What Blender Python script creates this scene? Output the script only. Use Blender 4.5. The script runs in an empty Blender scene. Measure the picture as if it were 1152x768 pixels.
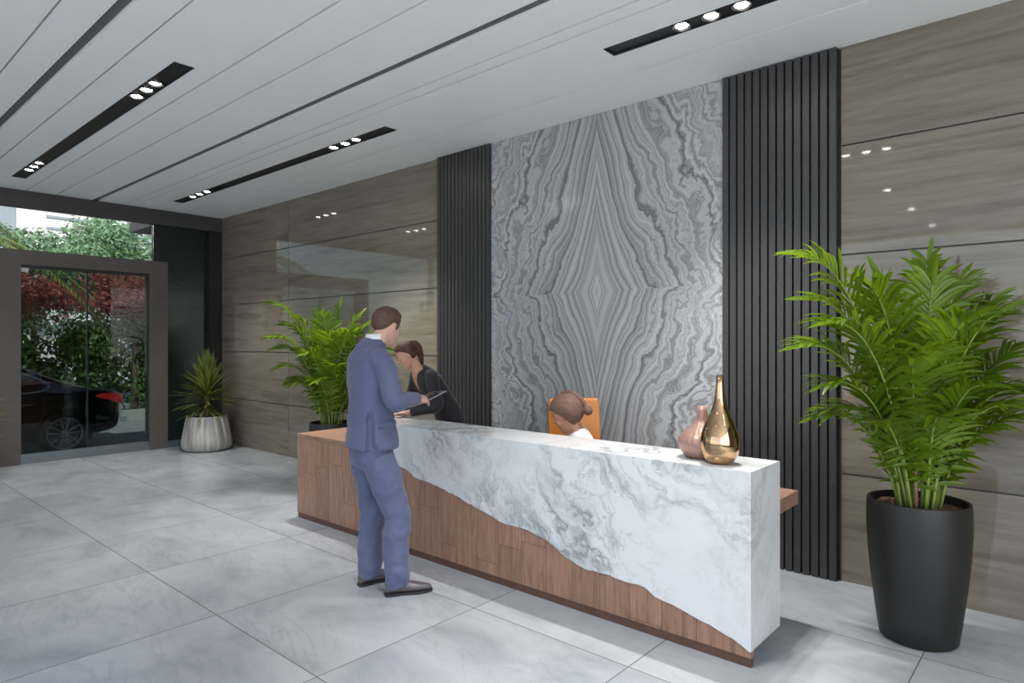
import bpy, bmesh, math, random
from mathutils import Vector, Matrix, noise as mnoise
PI = math.pi
S = bpy.context.scene
COL = S.collection
rnd = random.Random(7)

# ------------------------------------------------------------------ camera
cam_d = bpy.data.cameras.new('camera')
cam = bpy.data.objects.new('camera', cam_d); COL.objects.link(cam)
cam_d.sensor_width = 36.0
cam_d.lens = 36.0 * 728.5 / 1152.0
cam_d.shift_y = 0.5 / 1152.0
cam_d.clip_start = 0.05; cam_d.clip_end = 300
cam.location = (0, 0, 1.65)
FW = Vector((-.6606, .7508, 0)); RT = Vector((.7508, .6606, 0))
cam.rotation_euler = (PI/2, 0, math.atan2(.6606, .7508))
S.camera = cam
# ------------------------------------------------------------------ view, world, sun, daylight
S.view_settings.view_transform = 'Standard'
S.view_settings.look = 'None'
S.view_settings.exposure = 0.03
S.view_settings.gamma = 1.0
S.view_settings.use_curve_mapping = False
w = bpy.data.worlds.new('sky'); S.world = w; w.use_nodes = True
nt = w.node_tree
bgn = nt.nodes['Background']
sky = nt.nodes.new('ShaderNodeTexSky')
sky.sky_type = 'NISHITA'; sky.sun_disc = False
sky.sun_elevation = math.radians(48); sky.sun_rotation = math.radians(70)
nt.links.new(sky.outputs[0], bgn.inputs[0])
bgn.inputs[1].default_value = 0.16

def light(name, kind, loc, energy, color=(1, 1, 1), aim=None, **kw):
    d = bpy.data.lights.new(name, kind); d.energy = energy; d.color = color
    for k, v in kw.items(): setattr(d, k, v)
    o = bpy.data.objects.new(name, d); COL.objects.link(o); o.location = loc
    if aim is not None:
        o.rotation_euler = (Vector(aim)).to_track_quat('-Z', 'Y').to_euler()
    return o
light('sun', 'SUN', (0, 0, 20), 7.0, (1, .95, .87), (-.55, .38, -.75), angle=.01)
# added area lamp, stands for daylight from the unseen street window behind the camera
light('window_fill', 'AREA', (-1.6, -4.3, 2.0), 140, (.84, .92, 1), (0, 1, 0), shape='RECTANGLE', size=9, size_y=3.2)
# added fill lamp right of the camera, lifts the desk end and ceiling
light('side_fill', 'AREA', (2.9, -1.0, 2.0), 250, (.93, .96, 1), (-1, .12, -.02), shape='RECTANGLE', size=6.5, size_y=3.0)
LAMP_W = 60.0
SPOT_W = 185.0

# ------------------------------------------------------------------ helpers
def put(name, me, mat=None, parent=None):
    o = bpy.data.objects.new(name, me); COL.objects.link(o)
    if mat is not None: me.materials.append(mat)
    if parent is not None: o.parent = parent
    return o
def obj(name, bm, mat=None, parent=None, smooth=False, bevel=0, sub=0, loc=None):
    bmesh.ops.recalc_face_normals(bm, faces=bm.faces)
    me = bpy.data.meshes.new(name); bm.to_mesh(me); bm.free()
    if smooth:
        for p in me.polygons: p.use_smooth = True
    o = put(name, me, mat, parent)
    if bevel:
        m = o.modifiers.new('bevel', 'BEVEL'); m.width = bevel; m.segments = 2; m.limit_method = 'ANGLE'
    if sub:
        m = o.modifiers.new('sub', 'SUBSURF'); m.levels = sub; m.render_levels = sub
    if loc is not None: o.location = loc
    return o
def tag(o, label, cat, group=None):
    o['label'] = label; o['category'] = cat
    if group: o['group'] = group
    return o
def struct(name, bm, mat, **kw):
    o = obj(name, bm, mat, **kw); o['kind'] = 'structure'; return o
def thing(name, label, cat, loc=(0, 0, 0), rz=0, group=None):
    o = bpy.data.objects.new(name, None); COL.objects.link(o)
    o.location = loc; o.rotation_euler = (0, 0, rz); o.empty_display_size = .1
    return tag(o, label, cat, group)
def copy_tree(o, parent=None):
    c = o.copy(); COL.objects.link(c); c.parent = parent
    for ch in list(o.children): copy_tree(ch, c)
    return c
def BM(): return bmesh.new()
def box(bm, x0, y0, z0, x1, y1, z1, mi=0):
    vs = [bm.verts.new(p) for p in ((x0,y0,z0),(x1,y0,z0),(x1,y1,z0),(x0,y1,z0),(x0,y0,z1),(x1,y0,z1),(x1,y1,z1),(x0,y1,z1))]
    for f in ((3,2,1,0),(4,5,6,7),(0,1,5,4),(1,2,6,5),(2,3,7,6),(3,0,4,7)):
        bm.faces.new([vs[i] for i in f]).material_index = mi
    return bm
def ring_faces(bm, a, b):
    n = len(a)
    for i in range(n):
        j = (i+1) % n
        bm.faces.new((a[i], a[j], b[j], b[i]))
def loft(bm, rings, n=20, caps=True):
    """rings: (centre, u, v, exponent) - closed superellipse section c + u*cos + v*sin"""
    prev = None; first = None
    for r in rings:
        c, u, v = Vector(r[0]), Vector(r[1]), Vector(r[2]); e = r[3] if len(r) > 3 else 1.0
        cur = []
        for i in range(n):
            a = 2*PI*i/n; ca, sa = math.cos(a), math.sin(a)
            ca = math.copysign(abs(ca)**e, ca); sa = math.copysign(abs(sa)**e, sa)
            cur.append(bm.verts.new(c + u*ca + v*sa))
        if prev: ring_faces(bm, prev, cur)
        else: first = cur
        prev = cur
    if caps:
        bm.faces.new(list(reversed(first))); bm.faces.new(prev)
    return bm
def tube(bm, pts, rad, n=10, caps=True, flat=None):
    """tube along points with a radius per point"""
    pts = [Vector(p) for p in pts]
    if not isinstance(rad, (list, tuple)): rad = [rad]*len(pts)
    up = None; rings = []
    for i, p in enumerate(pts):
        t = (pts[min(i+1, len(pts)-1)] - pts[max(i-1, 0)]).normalized()
        if up is None:
            up = Vector((0, 0, 1)) if abs(t.z) < .9 else Vector((0, 1, 0))
        s = t.cross(up)
        if s.length < 1e-4: s = t.cross(Vector((1, 0, 0)))
        s.normalize(); up = s.cross(t).normalized()
        r = rad[i]
        if isinstance(r, (list, tuple)): rings.append((p, s*r[0], up*r[1]))
        else: rings.append((p, s*r, up*r))
    return loft(bm, rings, n, caps)
def smooth_path(pts, rad, k=4):
    """Catmull-Rom resample"""
    P = [Vector(p) for p in pts]; out = []; R = []
    for i in range(len(P)-1):
        p0 = P[max(i-1, 0)]; p1 = P[i]; p2 = P[i+1]; p3 = P[min(i+2, len(P)-1)]
        for j in range(k):
            t = j/k
            out.append(.5*((2*p1)+(-p0+p2)*t+(2*p0-5*p1+4*p2-p3)*t*t+(-p0+3*p1-3*p2+p3)*t**3))
            a, b = rad[i], rad[i+1]
            if isinstance(a, (list, tuple)): R.append((a[0]*(1-t)+b[0]*t, a[1]*(1-t)+b[1]*t))
            else: R.append(a*(1-t)+b*t)
    out.append(P[-1]); R.append(rad[-1])
    return out, R
def stube(bm, pts, rad, n=14, k=4):
    p, r = smooth_path(pts, rad, k); return tube(bm, p, r, n)
def lathe(bm, prof, n=48, fn=None):
    rings = []
    for r, z in prof:
        cur = []
        for i in range(n):
            a = 2*PI*i/n; rr = r*(fn(a, z) if fn else 1)
            cur.append(bm.verts.new((rr*math.cos(a), rr*math.sin(a), z)))
        rings.append(cur)
    for a, b in zip(rings, rings[1:]): ring_faces(bm, a, b)
    if prof[0][0] > 1e-4 and prof[0] != prof[-1]: bm.faces.new(list(reversed(rings[0])))
    if prof[-1][0] > 1e-4 and prof[0] != prof[-1]: bm.faces.new(rings[-1])
    return bm
def ell(bm, c, r, M=None, seg=20):
    g = bmesh.ops.create_uvsphere(bm, u_segments=seg, v_segments=max(8, seg*2//3), radius=1)
    for v in g['verts']:
        p = Vector((v.co.x*r[0], v.co.y*r[1], v.co.z*r[2]))
        if M is not None: p = M @ p
        v.co = p + Vector(c)
    return g['verts']
def remesh(o, size, it=2, disp=None):
    m = o.modifiers.new('remesh', 'REMESH'); m.mode = 'VOXEL'; m.voxel_size = size; m.use_smooth_shade = True
    s = o.modifiers.new('smooth', 'SMOOTH'); s.factor = .5; s.iterations = it
    if disp:
        t = bpy.data.textures.new(o.name+'_folds', 'CLOUDS'); t.noise_scale = disp[1]; t.noise_depth = 1
        d = o.modifiers.new('folds', 'DISPLACE'); d.texture = t; d.strength = disp[0]; d.mid_level = .5
        d.texture_coords = 'LOCAL'
    return o

# ------------------------------------------------------------------ material graph helper
class G:
    def __init__(s, name):
        s.m = bpy.data.materials.new(name); s.m.use_nodes = True; s.t = s.m.node_tree
        s.p = s.t.nodes['Principled BSDF']; s.out = s.t.nodes['Material Output']
    def n(s, kind, ins=None, **props):
        nd = s.t.nodes.new('ShaderNode'+kind)
        for k, v in props.items(): setattr(nd, k, v)
        if ins:
            for k, v in ins.items(): s.set(nd.inputs[k], v)
        return nd
    def set(s, sock, v):
        if isinstance(v, bpy.types.NodeSocket): s.t.links.new(v, sock)
        elif isinstance(v, bpy.types.Node): s.t.links.new(v.outputs[0], sock)
        else:
            if isinstance(v, (tuple, list)) and len(v) == 3 and sock.type == 'RGBA': v = (*v, 1)
            sock.default_value = v
    def M(s, op, a, b=0.0, c=None):
        nd = s.t.nodes.new('ShaderNodeMath'); nd.operation = op
        s.set(nd.inputs[0], a); s.set(nd.inputs[1], b)
        if c is not None: s.set(nd.inputs[2], c)
        return nd.outputs[0]
    def pos(s, obj=False):
        if obj: v = s.n('TexCoord').outputs['Object']
        else: v = s.n('NewGeometry').outputs['Position']
        x = s.n('SeparateXYZ', {0: v}); return v, x.outputs[0], x.outputs[1], x.outputs[2]
    def vec(s, x, y, z): return s.n('CombineXYZ', {0: x, 1: y, 2: z}).outputs[0]
    def mapv(s, v, sc=(1, 1, 1), loc=(0, 0, 0), rot=(0, 0, 0)):
        return s.n('Mapping', {0: v, 1: loc, 2: rot, 3: sc}).outputs[0]
    def noise(s, v, scale, detail=4, rough=.5, dist=0.0, col=False):
        nd = s.n('TexNoise', {'Vector': v, 'Scale': scale, 'Detail': detail, 'Roughness': rough, 'Distortion': dist})
        return nd.outputs[1] if col else nd.outputs[0]
    def ramp(s, f, stops, interp='LINEAR'):
        nd = s.n('ValToRGB', {0: f}); cr = nd.color_ramp; cr.interpolation = interp
        while len(cr.elements) < len(stops): cr.elements.new(.5)
        for e, (p, c) in zip(cr.elements, stops):
            e.position = p; e.color = (*c, 1) if isinstance(c, tuple) else (c, c, c, 1)
        return nd.outputs[0]
    def mix(s, f, a, b, mode='MIX'):
        nd = s.n('MixRGB', blend_type=mode); s.set(nd.inputs[0], f); s.set(nd.inputs[1], a); s.set(nd.inputs[2], b)
        return nd.outputs[0]
    def bump(s, h, strength=.3, dist=.01):
        b = s.n('Bump', {'Height': h, 'Strength': strength, 'Distance': dist}); s.set(s.p.inputs['Normal'], b.outputs[0])
    def fin(s, col=None, rough=None, metal=None, **kw):
        if col is not None: s.set(s.p.inputs['Base Color'], col)
        if rough is not None: s.set(s.p.inputs['Roughness'], rough)
        if metal is not None: s.p.inputs['Metallic'].default_value = metal
        for k, v in kw.items(): s.set(s.p.inputs[k.replace('_', ' ')], v)
        return s.m
def plain(name, col, rough=.5, metal=0.0, var=.06, scale=12, bump=0, **kw):
    g = G(name); v, x, y, z = g.pos(True)
    n = g.noise(v, scale, 3)
    c = g.mix(n, tuple(max(0, q*(1-var)) for q in col), tuple(min(1, q*(1+var)) for q in col))
    if bump: g.bump(g.noise(v, scale*6, 2), bump, .004)
    return g.fin(c, rough, metal, **kw)

# --- floor: large polished pale grey marble tiles, 1.10 m, thin joints
g = G('floor_marble'); v, x, y, z = g.pos()
tx = g.M('ADD', g.M('DIVIDE', x, 1.10), 3.93/1.10 + 20); ty = g.M('ADD', g.M('DIVIDE', y, 1.10), -1.76/1.10 + 20)
ix = g.M('FLOOR', tx); iy = g.M('FLOOR', ty)
fx = g.M('ABSOLUTE', g.M('SUBTRACT', g.M('FRACT', g.M('ADD', tx, .5)), .5)); fy = g.M('ABSOLUTE', g.M('SUBTRACT', g.M('FRACT', g.M('ADD', ty, .5)), .5))
joint = g.M('LESS_THAN', g.M('MINIMUM', fx, fy), .0030)
off = g.n('TexWhiteNoise', {0: g.vec(ix, iy, 0.0)}, noise_dimensions='3D').outputs[1]
vv = g.n('VectorMath', {0: v, 1: g.n('VectorMath', {0: off, 3: 7.0}, operation='SCALE').outputs[0]}, operation='ADD').outputs[0]
vv = g.mapv(vv, (1, 1.6, 1), rot=(0, 0, .5))
cl = g.noise(vv, 1.3, 6, .62, .5)
base = g.ramp(cl, [(.3, (.23, .25, .275)), (.5, (.31, .33, .355)), (.7, (.37, .39, .415))])
vn = g.M('ABSOLUTE', g.M('SUBTRACT', g.noise(g.mapv(vv, (.6, 2, 1)), 1.7, 7, .6, 1.2), .5))
vein = g.M('MULTIPLY', g.ramp(vn, [(0, 1.0), (.03, 0.0)]), g.ramp(g.noise(vv, .9, 2), [(.45, 0.0), (.65, .35)]))
c = g.mix(vein, base, (.19, .205, .225))
c = g.mix(joint, c, (.12, .12, .12))
M_floor = g.fin(c, g.ramp(cl, [(0, .12), (1, .2)]), IOR=1.45)

# --- travertine cladding
def travertine(name):
    g = G(name); v, x, y, z = g.pos()
    row = g.M('FLOOR', g.M('DIVIDE', g.M('SUBTRACT', z, -.012), .7535))
    colm = g.M('LESS_THAN', x, -8.574)
    o2 = g.M('ADD', g.M('MULTIPLY', row, 3.71), g.M('MULTIPLY', colm, 11.3))
    warp = g.M('MULTIPLY', g.M('SUBTRACT', g.noise(g.vec(g.M('MULTIPLY', x, .4), o2, g.M('MULTIPLY', z, .8)), 1.5, 3), .5), .10)
    zz = g.M('ADD', z, warp)
    vv = g.vec(g.M('MULTIPLY', x, .10), o2, g.M('MULTIPLY', zz, 1.5))
    a = g.noise(vv, 5, 8, .6)
    b = g.noise(g.vec(g.M('MULTIPLY', x, .35), o2, g.M('MULTIPLY', zz, 5.0)), 5, 6, .7)
    c = g.ramp(a, [(.30, (.125, .105, .088)), (.43, (.20, .182, .160)), (.55, (.245, .225, .198)), (.72, (.19, .172, .150))])
    c = g.mix(.45, c, g.ramp(b, [(.3, (.115, .10, .086)), (.5, (.215, .198, .175)), (.7, (.30, .28, .25))]))
    dk = g.ramp(g.noise(g.vec(g.M('MULTIPLY', x, .12), g.M('ADD', o2, 5.0), g.M('MULTIPLY', zz, 1.3)), 5, 4), [(.60, 0.0), (.68, .5)])
    c = g.mix(dk, c, (.115, .098, .084))
    c = g.mix(1.0, c, (.86, .82, .74), 'MULTIPLY')
    return g.fin(c, g.ramp(b, [(.2, .025), (.8, .05)]), IOR=1.5)
M_trav = travertine('travertine')

# --- book-matched onyx / marble slab, mirrored in both axes
g = G('bookmatched_marble'); v, x, y, z = g.pos()
ax = g.M('ABSOLUTE', g.M('ADD', x, 3.25)); sz = g.M('SUBTRACT', z, 2.10); az = g.M('ABSOLUTE', sz)
up = g.M('GREATER_THAN', sz, 0.0)
q = g.vec(ax, g.M('MULTIPLY', up, .35), az)
w1 = g.M('SUBTRACT', g.noise(q, 1.15, 2, .5), .5)
w2 = g.M('SUBTRACT', g.noise(q, 3.0, 3, .55, .8), .5)
w3 = g.M('SUBTRACT', g.noise(q, 9.0, 3, .6, .6), .5)
amp = g.M('MINIMUM', g.M('MAXIMUM', g.M('SUBTRACT', g.M('MULTIPLY', ax, 1.25), .30), 0.03), 1.0)
f = g.M('ADD', g.M('POWER', g.M('MULTIPLY', ax, 1.0), .80), g.M('POWER', g.M('MULTIPLY', az, .36), .92))
f = g.M('ADD', f, g.M('MULTIPLY', w1, g.M('MULTIPLY', g.M('MINIMUM', g.M('MULTIPLY', ax, 2.2), 1.0), .55)))
f = g.M('ADD', f, g.M('MULTIPLY', w2, g.M('MULTIPLY', amp, .52)))
f = g.M('ADD', f, g.M('MULTIPLY', w3, g.M('MULTIPLY', amp, .13)))
f = g.M('ADD', f, g.M('MULTIPLY', w3, .012))
b1 = g.noise(g.vec(g.M('MULTIPLY', f, 9.0), 3.0, 0.0), 1.0, 1, .5)
b2 = g.noise(g.vec(g.M('MULTIPLY', f, 24.0), 9.0, 0.0), 1.0, 2, .6)
b3 = g.noise(g.vec(g.M('MULTIPLY', f, 48.0), 17.0, 0.0), 1.0, 1, .5)
c = g.ramp(b2, [(.34, (.10, .102, .11)), (.42, (.17, .175, .182)), (.49, (.33, .335, .34)), (.58, (.52, .525, .53)), (.68, (.34, .345, .35))])
c = g.mix(.38, c, g.ramp(b3, [(.35, (.10, .10, .105)), (.5, (.33, .335, .34)), (.7, (.50, .505, .51))]))
c = g.mix(g.ramp(b1, [(.35, .0), (.65, .35)]), c, (.40, .405, .41))
sn = g.M('SINE', g.M('ADD', g.M('MULTIPLY', f, 78.0), g.M('MULTIPLY', b1, 14.0)))
c = g.mix(g.M('MULTIPLY', g.ramp(sn, [(.0, 0.0), (.55, 0.0), (.95, 1.0)]), .50), c, (.12, .122, .13))
c = g.mix(g.M('MULTIPLY', g.ramp(g.M('MULTIPLY', sn, -1.0), [(.45, 0.0), (.95, 1.0)]), .40), c, (.50, .505, .51))
line = g.ramp(b2, [(.38, 1.0), (.40, 0.0)])
c = g.mix(g.M('MULTIPLY', line, .55), c, (.06, .06, .07))
blue = g.ramp(g.noise(q, 1.6, 4, .6), [(.50, 0.0), (.72, .6)])
c = g.mix(g.M('MULTIPLY', blue, amp), c, (.30, .33, .385), 'MULTIPLY' if False else 'MIX')
crk = g.n('TexVoronoi', {'Vector': g.n('VectorMath', {0: q, 1: g.noise(q, 5, 3, .6, 0, True)}, operation='ADD').outputs[0], 'Scale': 6.0}, feature='DISTANCE_TO_EDGE').outputs[0]
crm = g.M('MULTIPLY', g.ramp(crk, [(0.0, 1.0), (.035, 0.0)]), g.M('MULTIPLY', g.ramp(g.noise(q, 1.3, 2), [(.45, 0.0), (.6, .55)]), g.ramp(ax, [(.55, 0.0), (.95, 1.0)])))
c = g.mix(crm, c, (.60, .61, .63))
gr = g.noise(v, 70, 3)
c = g.mix(.06, c, g.ramp(gr, [(.35, 0.08), (.65, .6)]))
M_book = g.fin(c, .12)

# --- white calacatta marble of the desk
g = G('white_marble'); v, x, y, z = g.pos()
vv = g.n('VectorMath', {0: g.vec(x, g.M('MULTIPLY', y, .9), z), 1: g.n('VectorMath', {0: g.noise(v, 1.8, 4, .6, 0, True), 3: .55}, operation='SCALE').outputs[0]}, operation='ADD').outputs[0]
rv = g.mapv(vv, (1, 1, 1), rot=(0, -.75, .3))
n1 = g.M('ABSOLUTE', g.M('SUBTRACT', g.noise(g.mapv(rv, (.55, 1, 1.5)), 1.7, 8, .62, .6), .5))
n2 = g.M('ABSOLUTE', g.M('SUBTRACT', g.noise(g.mapv(rv, (.8, 1, 1.3), (4, 2, 1)), 4.2, 6, .6, .4), .5))
v1 = g.ramp(n1, [(0, 1.0), (.022, .45), (.075, 0.0)])
v2 = g.ramp(n2, [(0, .6), (.020, 0.0)])
msk = g.ramp(g.noise(rv, 1.4, 3), [(.38, .12), (.62, 1.0)])
pat = g.ramp(g.noise(g.mapv(rv, (.7, 1, 1.4), (9, 3, 5)), 2.1, 6, .65), [(.60, 0.0), (.74, .5)])
c = g.mix(g.M('MULTIPLY', pat, msk), (.59, .60, .615), (.34, .37, .36))
c = g.mix(g.M('MULTIPLY', v1, msk), c, (.22, .24, .24))
c = g.mix(g.M('MULTIPLY', v2, msk), c, (.27, .265, .25))
M_marble = g.fin(c, .22)

# --- walnut planks of the desk front
def walnut(name, horiz=False):
    g = G(name); v, x, y, z = g.pos()
    a, b = (z, x)
    px = g.M('DIVIDE', g.M('ADD', x, 20.0), .205)
    idx = g.M('FLOOR', px); fr = g.M('FRACT', px)
    h1 = g.n('TexWhiteNoise', {1: idx}, noise_dimensions='1D').outputs[0]
    zz = g.M('ADD', z, g.M('MULTIPLY', h1, .9))
    iz = g.M('FLOOR', g.M('DIVIDE', zz, .55)); fz = g.M('FRACT', g.M('DIVIDE', zz, .55))
    h2 = g.n('TexWhiteNoise', {0: g.vec(idx, iz, 1.0)}, noise_dimensions='3D').outputs[0]
    if horiz: st = g.vec(g.M('MULTIPLY', x, 1.2), g.M('MULTIPLY', y, 14.0), z)
    else: st = g.vec(g.M('ADD', g.M('MULTIPLY', x, 14.0), g.M('MULTIPLY', h2, 40.0)), g.M('MULTIPLY', y, 14.0), g.M('MULTIPLY', z, 1.3))
    gr = g.noise(st, 2.2, 7, .68, .6)
    fine = g.noise(g.n('VectorMath', {0: st, 1: (4, 4, 2)}, operation='MULTIPLY').outputs[0], 3, 4, .7)
    c = g.ramp(gr, [(.28, (.11, .052, .033)), (.45, (.26, .135, .086)), (.6, (.38, .21, .14)), (.78, (.22, .108, .068))])
    c = g.mix(.35, c, g.ramp(fine, [(.35, (.12, .062, .042)), (.65, (.34, .21, .155))]))
    c = g.mix(g.ramp(h2, [(0, .0), (1, .42)]), c, (.125, .068, .050))
    if not horiz:
        seam = g.M('MAXIMUM', g.M('LESS_THAN', fr, .018), g.M('LESS_THAN', fz, .006))
        c = g.mix(g.M('MULTIPLY', seam, .75), c, (.04, .022, .016))
    return g.fin(c, .42)
M_wood = walnut('walnut_planks'); M_woodtop = walnut('walnut_top', True)
M_plinth = plain('dark_walnut', (.085, .042, .030), .45, 0, .5, 9)

# --- plain ones
M_ceil = plain('ceiling_white', (.92, .94, .945), .55, 0, .01, 1)
M_ceilgap = plain('ceiling_groove', (.13, .13, .13), .8, 0, .02)
M_black = plain('black_metal', (.018, .018, .018), .35, .0, .1)
M_slat = plain('slat_anthracite', (.040, .038, .038), .38, 0, .06, 3)
M_slatback = plain('slat_backing', (.008, .008, .008), .7)
M_beam = plain('beam_grey', (.048, .044, .046), .5, 0, .06)
M_portal = plain('portal_stone', (.085, .075, .068), .45, 0, .22, 5, .1)
M_dark = plain('dark_panel', (.012, .018, .017), .12, 0, .3, 3)
M_metal = plain('brushed_metal', (.22, .26, .29), .3, .7, .05)
M_chrome = plain('chrome', (.8, .8, .8), .12, 1.0, .02)
M_refl = plain('lamp_reflector', (.55, .53, .5), .22, 1.0, .02)
M_pot = plain('black_planter', (.010, .009, .008), .5, 0, .15, 8)
M_soil = plain('soil', (.10, .055, .032), .95, 0, .7, 60, .8)
g = G('lamp_glow'); g.fin((0, 0, 0), .5, 0)
g.p.inputs['Emission Color'].default_value = (1, .97, .92, 1); g.p.inputs['Emission Strength'].default_value = LAMP_W
M_glow = g.m
def glassmat(name, tint, ref=.06, rough=0.0):
    g = G(name)
    tr = g.n('BsdfTransparent', {0: tint}); gl = g.n('BsdfGlossy', {0: (1, 1, 1), 'Roughness': rough})
    fr = g.n('Fresnel', {0: 1.45})
    mx = g.n('MixShader', {0: fr.outputs[0], 1: tr.outputs[0], 2: gl.outputs[0]})
    g.t.links.new(mx.outputs[0], g.out.inputs[0]); g.t.nodes.remove(g.p)
    return g.m
M_glass_dark = glassmat('tinted_glass', (.52, .58, .56))
M_glass = glassmat('clear_glass', (.93, .96, .95))
def leafmat(name, c1, c2, trans=.35, rough=.35):
    g = G(name); v, x, y, z = g.pos(True)
    n = g.noise(v, 5, 2); info = g.n('ObjectInfo').outputs['Random']
    c = g.mix(n, c1, c2)
    g.fin(c, rough)
    tl = g.n('BsdfTranslucent', {0: g.mix(.5, c, (c2[0]*1.4, c2[1]*1.3, c2[2]))})
    mx = g.n('MixShader', {0: trans, 1: g.p.outputs[0], 2: tl.outputs[0]})
    g.t.links.new(mx.outputs[0], g.out.inputs[0]); return g.m
M_palm = leafmat('palm_leaf', (.055, .125, .005), (.17, .27, .010))
M_stem = plain('palm_stem', (.22, .30, .06), .5, 0, .3, 20)
M_cane = plain('palm_cane', (.20, .13, .07), .7, 0, .4, 30)

# ------------------------------------------------------------------ room shell
XW = -10.67; YB = 4.87; HC = 3.686; XR = 3.2; YF = -5.0
struct('floor', box(BM(), XW-.06, YF, -.12, XR, YB+.1, 0), M_floor)
# back wall: backing and cladding panels with open joints, in one mesh
bm = BM()
rows = [0, .74, 1.496, 2.251, 3.004, HC]
cols = [(XW+.004, -8.578), (-8.570, -5.36), (-1.25, XR)]
for (x0, x1) in cols:
    for a, b in zip(rows, rows[1:]):
        box(bm, x0, YB, a+(.006 if a else 0), x1, YB+.03, b-.006 if b < HC else b)
box(bm, XW-.1, YB+.03, 0, XR, YB+.15, HC, 1)
wb = struct('wall_back', bm, M_trav); wb.data.materials.append(M_ceilgap)
struct('wall_right', box(BM(), XR, 2.6, 0, XR+.12, YB+.15, HC), M_trav)
bm = BM()
for k in range(6): box(bm, XR, YF+k*1.5, 0, XR+.1, YF+.06+k*1.5, HC)
box(bm, XR, YF, 0, XR+.1, 2.6, .1); box(bm, XR, YF, 2.8, XR+.1, 2.6, 2.86)
struct('added_window', bm, M_black)  # unseen glazing frame, added to go with the side fill lamp
# ceiling planks with grooves and two slots rows for the light channels
gaps = [(-4.31,-4.30),(-3.1,-3.02),(-1.9,-1.89),(-1.2,-1.19),(-.55,-.54),(.05,.13),(.70,.71),(1.114,1.128),(1.345,1.42),(1.637,1.651),(2.217,2.231),(2.555,2.569),(3.000,3.085),(3.389,3.408),(3.519,3.538),(4.283,4.302)]
slots = [(-9.90, -4.95, 1.91, 2.06), (-9.90, -4.94, 3.80, 3.95), (-2.505, 2.45, 1.91, 2.06), (-2.505, 2.45, 3.80, 3.95)]
bm = BM()
edges = [YF] + [e for gp in gaps for e in gp] + [YB+.1]
for i in range(0, len(edges), 2):
    y0, y1 = edges[i], edges[i+1]
    sl = [s for s in slots if y0 < s[2] and s[3] < y1]
    if not sl: box(bm, XW, y0, HC, XR, y1, HC+.025); continue
    sy0, sy1 = sl[0][2], sl[0][3]
    box(bm, XW, y0, HC, XR, sy0, HC+.025); box(bm, XW, sy1, HC, XR, y1, HC+.025)
    xs = XW
    for s in sorted(sl): box(bm, xs, sy0, HC, s[0], sy1, HC+.025); xs = s[1]
    box(bm, xs, sy0, HC, XR, sy1, HC+.025)
box(bm, XW-.2, YF-.2, HC+.16, XR+.2, YB+.2, HC+.3, 1)
for (a, b) in gaps: box(bm, XW-.2, a-.01, HC+.025, XR, b+.01, HC+.035, 1)
box(bm, XW-.2, YF, HC, XW-.14, YB+.1, HC+.16, 1)
ce = struct('ceiling', bm, M_ceil); ce.data.materials.append(M_ceilgap)

# entrance side
struct('trim_1', box(BM(), XW-.14, YF, 3.462, XW+.002, YB, HC), M_beam)              # beam over the entrance
bm = BM()                                                                             # stone portal
box(bm, XW-.18, 1.93, -.1, XW-.01, 2.17, 2.89); box(bm, XW-.18, 3.77, -.1, XW-.01, 4.03, 2.89); box(bm, XW-.18, 2.17, 2.69, XW-.01, 3.77, 2.89)
struct('trim_2', bm, M_portal)
# the sliding entrance door: two glass leaves, rails and top track
d = bpy.data.objects.new('door_1', None); COL.objects.link(d); d['kind'] = 'structure'; d.location = (XW-.09, 2.97, 0)
for k, (a, b) in enumerate(((-.80, -.02), (0.0, .80))):
    obj('door_leaf', box(BM(), -.012 - .02*k, a, .10, -.002 - .02*k, b, 2.66), M_glass_dark, d)
obj('sill', box(BM(), -.06, -.80, -.02, .05, .80, .05), M_metal, d)
obj('bottom_rail', box(BM(), -.05, -.80, .05, .03, .80, .13), M_metal, d)
obj('top_rail', box(BM(), -.05, -.80, 2.655, .03, .80, 2.69), M_black, d)
obj('door_stile', box(BM(), -.045, -.010, .13, .004, .002, 2.655), M_slatback, d)
obj('door_stile', box(BM(), -.045, .775, .13, .02, .80, 2.655), M_dark, d)
obj('lock_plate', box(BM(), -.001, -.80, 2.60, .012, -.70, 2.655), M_chrome, d)
# transom glass above the portal, side glass beyond it
bm = BM(); box(bm, XW-.10, 1.93, 2.89, XW-.09, 3.85, 3.462)
o = struct('window_1', bm, M_glass)
bm = BM(); box(bm, XW-.10, YF, 0.1, XW-.09, 1.93, 3.462)
struct('window_2', bm, M_glass)
bm = BM()
for yy in (-4.9, -3.3, -1.6, .2): box(bm, XW-.14, yy, 0, XW-.02, yy+.06, 3.462)
box(bm, XW-.14, YF, -.02, XW-.02, 1.93, .1)
struct('window_3', bm, M_black)
# dark glazed return beside the portal
bm = BM(); box(bm, XW-.16, 3.85, .10, XW-.10, 4.66, 3.462)
struct('wall_left', bm, M_dark)
bm = BM(); box(bm, XW-.12, 4.66, 0, XW+.0, YB, 3.462)
struct('trim_3', bm, M_slatback)
bm = BM(); box(bm, XW-.14, 4.03, 0, XW-.04, 4.66, .10)
struct('trim_4', bm, M_metal)
# street window behind the camera
bm = BM()
for k in range(9): box(bm, XW+.1+k*1.68, YF-.02, 0, XW+.16+k*1.68, YF+.08, HC)
box(bm, XW, YF-.02, 0, XR, YF+.08, .12); box(bm, XW, YF-.02, 2.8, XR, YF+.08, 2.86)
struct('window_4', bm, M_black)

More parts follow.
